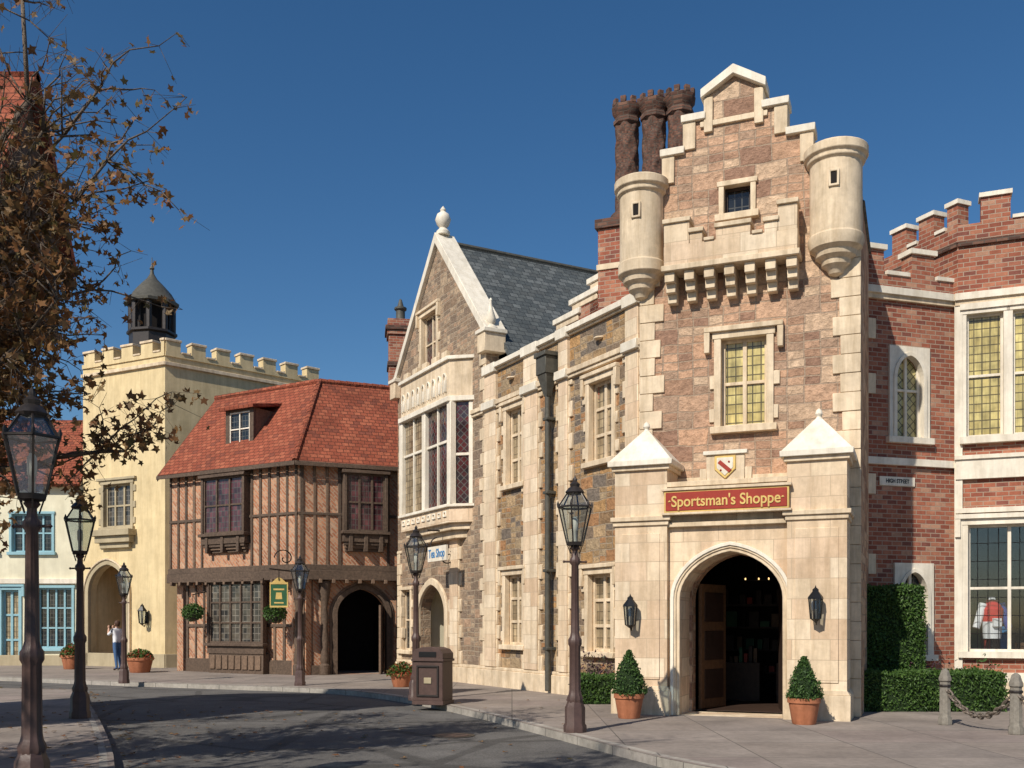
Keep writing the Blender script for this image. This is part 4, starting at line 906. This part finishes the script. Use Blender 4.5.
# ------------------------------------------------------------------ PLANTS
def boxhedge(name,pts,h,count,size,mat):
    (x0,y0,x1,y1)=pts; e=empty(name,((x0+x1)/2,(y0+y1)/2,0)); m=MB(); 
    Fh=FA(x0,y0); m.box(Fh,.04,x1-x0-.04,-(y1-y0)+.04,-.04,0,h-.04,'hedgecore'); m.obj('core',e)
    l=MB(); A=[(x1-x0)*h,(y1-y0)*h,(x1-x0)*(y1-y0)]; tot=A[0]*1+A[1]*2+A[2]
    def smp():
        t=R()*tot; j=random.gauss(0,.022)-.008
        if t<A[0]:
            x=ru(x0,x1); z=ru(.02,h); return (x,y0-j-.03*math.sin(x*5+z*4),z)
        t-=A[0]
        if t<A[1]*2: return ((x0-j) if t<A[1] else (x1+j),ru(y0,y1),ru(.02,h))
        x=ru(x0,x1); return (x,ru(y0,y1),h+j+.02*math.sin(x*6))
    leafcloud(l,smp,count,size,mat); l.obj('foliage',e,raw=True)
boxhedge('box_hedge',(6.35,18.2,9.0,19.2),.70,9000,.065,'leafG')
boxhedge('tall_clipped_hedge',(6.82,19.25,7.95,19.8),2.32,9500,.07,'leafG')
boxhedge('box_hedge',(1.35,19.9,2.15,20.9),.55,3500,.06,'leafG')
def shrub(name,x,y,rx,ry,h,count,size,mat,z0=0):
    e=empty(name,(x,y,0)); l=MB()
    def smp():
        v=Vector((random.gauss(0,1),random.gauss(0,1),abs(random.gauss(0,1)))).normalized()*(R()**.35)*(1+.25*math.sin(7*R()))
        return (x+v.x*rx,y+v.y*ry,z0+v.z*h)
    leafcloud(l,smp,count,size,mat)
    for _ in range(12): l.tube((x+ru(-.1,.1),y,z0),(x+ru(-rx,rx)*.8,y+ru(-ry,ry)*.8,z0+h*ru(.5,.9)),.008,.003,'bark',4)
    l.obj('foliage',e,raw=True)
shrub('purple_shrub',1.75,20.9,.5,.3,.95,900,.08,'leafP'); shrub('purple_shrub',8.0,19.4,.9,.3,.9,900,.08,'leafP'); shrub('green_shrub',9.2,19.5,.5,.3,.85,500,.1,'leafD')
def pot(name,x,y,r,h,ch,mat,kind='cone',rc=.26,n=2500,ls=.05):
    e=empty(name,(x,y,0),False); q=MB()
    q.lathe((0,0,0),[(r*.68,0),(r*.72,.02),(r*.92,h*.8),(r,h*.82),(r,h),(r*.88,h),(r*.86,h*.9)],'terra',24); q.lathe((0,0,0),[(r*.86,h*.85),(0,h*.9)],'soil',16); q.obj('pot',e)
    l=MB()
    if kind=='cone':
        l.lathe((0,0,h*.8),[(rc*.5,0),(rc*.85,.12),(rc*.8,ch*.35),(rc*.45,ch*.75),(.02,ch*.95)],'hedgecore',12)
        def smp():
            t=R()**1.2; a=ru(0,6.283); rr=rc*(min(1,t*6+.5))*(1-t**1.6)*(1+.10*math.sin(3*a+9*t))+random.gauss(0,.02); return (rr*math.cos(a),rr*math.sin(a),h*.85+t*ch)
    else:
        def smp():
            v=Vector((random.gauss(0,1),random.gauss(0,1),abs(random.gauss(0,1)))).normalized()*R()**.4; return (v.x*rc,v.y*rc,h*.85+v.z*ch)
    leafcloud(l,smp,n,ls,mat); l.obj('foliage',e,raw=True)
pot('potted_topiary',*G(804,16.0),.26,.42,.72,'leafD')
pot('potted_topiary',*G(629,17.0),.26,.42,.80,'leafD',rc=.28)
pot('flower_planter',*G(402,25.5),.32,.34,.35,'flR','bush',.4,900,.09)
pot('flower_planter',*G(140,33.0),.44,.5,.35,'flR','bush',.45,900,.1)
pot('flower_planter',*G(72,35.5),.38,.5,.5,'flR','bush',.42,900,.1)
pot('flower_planter',*G(430,27.5),.28,.34,.3,'flR','bush',.35,600,.09)

# bollards and chain
bp=[G(945,15.9),G(1016,14.5),(8.1,13.0)]
for x,y in bp:
    e=empty('stone_bollard',(x,y,0),False); q=MB(); q.lathe((0,0,0),[(.11,0),(.11,.1),(.09,.13),(.082,.68),(.1,.7),(.1,.75),(.085,.78),(.06,.86),(.02,.89)],'boll',8,False); q.lathe((0,0,.6),[(.095,0),(.1,.02),(.095,.04)],'iron',8); q.obj('post',e,.006)
e=empty('bollard_chain',(bp[0][0],bp[0][1],.6)); q=MB()
for a,b in ((0,1),(1,2)):
    A=Vector((*bp[a],.62));Bv=Vector((*bp[b],.62)); n=18
    P=[A.lerp(Bv,i/n)+Vector((0,0,-.42*4*(i/n)*(1-i/n))) for i in range(n+1)]
    for i in range(n):
        d=(P[i+1]-P[i]); c=(P[i]+P[i+1])/2; t=d.normalized(); s_=(Vector((0,0,1)) if i%2 else t.cross(Vector((0,0,1)))); s_=(s_-t*s_.dot(t)).normalized()
        L=[c+t*(d.length*.72*math.cos(k*math.pi/4))+s_*(.042*math.sin(k*math.pi/4)) for k in range(9)]
        q.path(L,.017,'chain',5)
q.obj('links',e)

# ------------------------------------------------------------------ TREES
def tree(base,limbs,seed,leafden=1.0):
    random.seed(seed)
    wd=MB(); lv=MB(); bx,by=base
    def limb(p0,p1,r0,r1,seg=6,jit=.12):
        p0=Vector(p0);p1=Vector(p1); P=[p0]; L=(p1-p0).length
        for i in range(1,seg+1):
            t=i/seg; p=p0.lerp(p1,t)+Vector((ru(-1,1),ru(-1,1),ru(-1,1)+.0))*jit*L*.25*(1 if i<seg else .3)+Vector((0,0,math.sin(t*math.pi)*L*.06)); P.append(p)
        for i in range(seg):
            a=r0+(r1-r0)*i/seg;b=r0+(r1-r0)*(i+1)/seg; wd.tube(P[i],P[i+1],a,b,'bark',7 if a>.03 else 4)
        return P
    tr=limb((bx,by,-.05),(bx+.1,by,3.1),.2,.15,5,.04)
    top=tr[-1]
    for ex,ey,ez,leafy in limbs:
        st=tr[random.choice([3,4,5])] if ez<5 else top
        P=limb(st,(ex,ey,ez),.07,.014,8,.2)
        for i in range(2,9):
            for _ in range(4):
                d=Vector((ru(-1,1),ru(-1,1),ru(-.6,.9))).normalized(); L=ru(.4,.95)
                Q=limb(P[i],P[i]+d*L+(P[i]-P[i-1])*.5,.012,.004,4,.3)
                for j in range(1,5):
                    for _ in range(2):
                        d2=Vector((ru(-1,1),ru(-1,1),ru(-.8,.7))).normalized(); Lt=ru(.15,.4)
                        e_=Q[j]+d2*Lt; wd.tube(Q[j],e_,.0035,.002,'bark',3)
                        nl=leafy*leafden*ru(.0,2.0)*3.2
                        k=int(nl)+(1 if R()<nl-int(nl) else 0)
                        if k:
                            a=Q[j]
                            leafcloud(lv,lambda:a.lerp(e_,ru(.3,1.1))+Vector((ru(-.09,.09),ru(-.09,.09),ru(-.12,.05))),k,.13,'leafA',True)
    return wd,lv
limbs=[(-4.3,10.4,6.4,.8),(-4.5,10.8,7.4,.3),(-4.2,11,3.5,1.1),(-4.9,10.2,3.9,1.0),(-4.8,11.3,5.4,1.1),(-5.3,9.8,6.3,.6),(-5.0,10.6,8.6,.1),(-5.6,10.4,8.0,.15),(-4.6,10.0,4.9,1.0),(-5.8,11.3,4.8,1.0),(-8.5,10,6,.9),(-8,11.5,7.5,.6),(-7.5,9,5,.9),(-6.8,12.5,6.5,.8),(-7,8.5,7.4,.6),(-9,10.5,4.5,.9),(-4.7,10.3,5.8,1.0),(-5.2,10.5,5.0,1.1),(-4.9,10.4,7.0,.45)]
wd,lv=tree((-6.9,10.5),limbs,11)
e=empty('added_shade_tree',(-6.9,10.5,0)); wo=wd.obj('trunk_and_branches',e,raw=True); lo_=lv.obj('leaves',e,raw=True)
for (dx,dy,rz,sc) in ((-10.8,13.5,2.2,1.05),(-8.4,5.2,2.6,1.1),(-5.6,2.0,1.2,1.15)):  # out-of-view copies added to throw more shade on road and pavement
    e2=bpy.data.objects.new('added_shade_tree',None); COL.objects.link(e2); e2.location=(dx,dy,0); e2.rotation_euler=(0,0,rz); e2.scale=(sc,)*3
    for o,nm in ((wo,'trunk_and_branches'),(lo_,'leaves')):
        c=bpy.data.objects.new(nm,o.data); COL.objects.link(c); c.parent=e2; c.matrix_parent_inverse=Matrix.Translation((6.9,-10.5,0))

# ------------------------------------------------------------------ PERSON taking a photo
random.seed(5)
def skinfig(joints,edges,name,parent,mats,pick,sub=2):
    me=bpy.data.meshes.new(name); me.from_pydata([j[:3] for j in joints],edges,[])
    o=bpy.data.objects.new(name+'_tmp',me); COL.objects.link(o)
    sk=o.modifiers.new('Skin','SKIN'); ss=o.modifiers.new('Sub','SUBSURF'); ss.levels=sub
    lay=me.skin_vertices[0].data
    for i,j in enumerate(joints): lay[i].radius=(j[3],j[4] if len(j)>4 else j[3]); lay[i].use_root=(i==0)
    dg=bpy.context.evaluated_depsgraph_get(); dg.update(); m2=bpy.data.meshes.new_from_object(o.evaluated_get(dg)); bpy.data.objects.remove(o)
    m2.materials.clear()
    for m in mats: m2.materials.append(M[m])
    for p in m2.polygons: p.use_smooth=True; p.material_index=pick(p.center)
    ob=bpy.data.objects.new(name,m2); COL.objects.link(ob); ob.parent=parent
    return ob
pe=empty('person_taking_photo',(*G(117,34.2),0),False); pe.rotation_euler=(0,0,-.5)
try:
    J=[(0,0,.95,.12,.15),(0,0,1.15,.10,.13),(0,0,1.33,.12,.16),(0,0,1.46,.06),(-.01,0,1.54,.06),(-.02,0,1.60,.085),(-.01,0,1.66,.075),
       (0,.17,1.40,.06),(-.14,.24,1.22,.045),(-.29,.10,1.46,.03),(0,-.17,1.40,.06),(-.14,-.24,1.22,.045),(-.29,-.10,1.46,.03),
       (0,.09,.86,.085),(-.02,.10,.48,.06),(.03,.11,.10,.043),(-.12,.12,.045,.04),(0,-.09,.86,.085),(.06,-.10,.48,.06),(.12,-.11,.10,.043),(-.03,-.12,.045,.04)]
    Ed=[(0,1),(1,2),(2,3),(3,4),(4,5),(5,6),(2,7),(7,8),(8,9),(2,10),(10,11),(11,12),(0,13),(13,14),(14,15),(15,16),(0,17),(17,18),(18,19),(19,20)]
    def pick(c):
        if c.z<.09: return 3
        if c.z<.98: return 1
        if c.z>1.47 and abs(c.y)<.09 and c.x>-.2: return 2
        if c.x<-.16: return 2
        return 0
    skinfig(J,Ed,'body',pe,['shirt','jean','skin','woodD'],pick)
    for s in (1,-1):
        for k in range(5):
            z=1.53-.022*k if k<4 else 1.47; L=(.075,.085,.08,.065,.055)[k]
            j=[(-.29,.09*s,1.48,.011),(-.335,(.085)*s,z,.009),(-.36,(.085-L*.35)*s,z+.005,.008),(-.365,(.085-L)*s,z,.007)]
            skinfig(j,[(0,1),(1,2),(2,3)],'finger',pe,['skin'],lambda c:0,1)
        q=MB(); q.lathe((-.31,.088*s,1.46),[(.02,0),(.035,.03),(.03,.08),(.01,.095)],'skin',8); q.obj('palm',pe)
except Exception as ex: print('person fallback',ex)
q=MB(); q.box(FA(-.36,0,math.pi/2),-.06,.06,-.02,.02,1.47,1.55,'black'); q.tube((-.38,0,1.51),(-.42,0,1.51),.028,.028,'black',10)
q.obj('camera',pe,.005)
q=MB()
q.lathe((.015,0,1.52),[(.07,0),(.095,.06),(.1,.13),(.07,.19),(.0,.215)],'hair',14); q.lathe((-.112,0,1.575),[(.0,-.012),(.014,0),(.006,.03),(0,.035)],'skin',6)
for s in (1,-1): q.lathe((-.098,.032*s,1.61),[(0,-.008),(.009,0),(0,.008)],'black',6); q.lathe((-.01,.088*s,1.585),[(0,-.03),(.018,0),(0,.03)],'skin',6)
q.box(FA(-.1,0,math.pi/2),-.02,.02,-.006,.006,1.545,1.552,'signred')
q.obj('hair_and_face',pe)

# ------------------------------------------------------------------ LIGHT, SKY, CAMERA
el=math.radians(41); sx,sy=-.57,-.82
ln=math.hypot(sx,sy); sx/=ln; sy/=ln
sd=Vector((sx*math.cos(el),sy*math.cos(el),math.sin(el)))
su=bpy.data.lights.new('sun','SUN'); su.energy=5.0; su.angle=math.radians(.5); su.color=(1,.93,.82)
so=bpy.data.objects.new('sun',su); COL.objects.link(so); so.location=(-20,-20,30); so.rotation_euler=sd.to_track_quat('Z','Y').to_euler()
w=bpy.data.worlds.new('World'); scene.world=w; w.use_nodes=True; nt=w.node_tree
bg=nt.nodes['Background']; sky=nt.nodes.new('ShaderNodeTexSky'); sky.sky_type='NISHITA'; sky.sun_disc=False
sky.sun_elevation=el; sky.sun_rotation=math.atan2(sx,sy)%(2*math.pi); sky.air_density=1.0; sky.dust_density=.3; sky.ozone_density=3.4
hs=nt.nodes.new('ShaderNodeHueSaturation'); hs.inputs['Saturation'].default_value=1.24; nt.links.new(sky.outputs[0],hs.inputs['Color'])
nt.links.new(hs.outputs[0],bg.inputs['Color']); bg.inputs['Strength'].default_value=.088
cam=bpy.data.cameras.new('camera'); co=bpy.data.objects.new('camera',cam); COL.objects.link(co)
co.location=(0,0,EYE); co.rotation_euler=(math.radians(90),0,0); cam.sensor_width=36; cam.lens=36*FPX/1024; cam.shift_y=(HZ-384)/1024; cam.clip_end=1500
scene.camera=co
scene.view_settings.view_transform='Standard'; scene.view_settings.look='None'; scene.view_settings.exposure=0
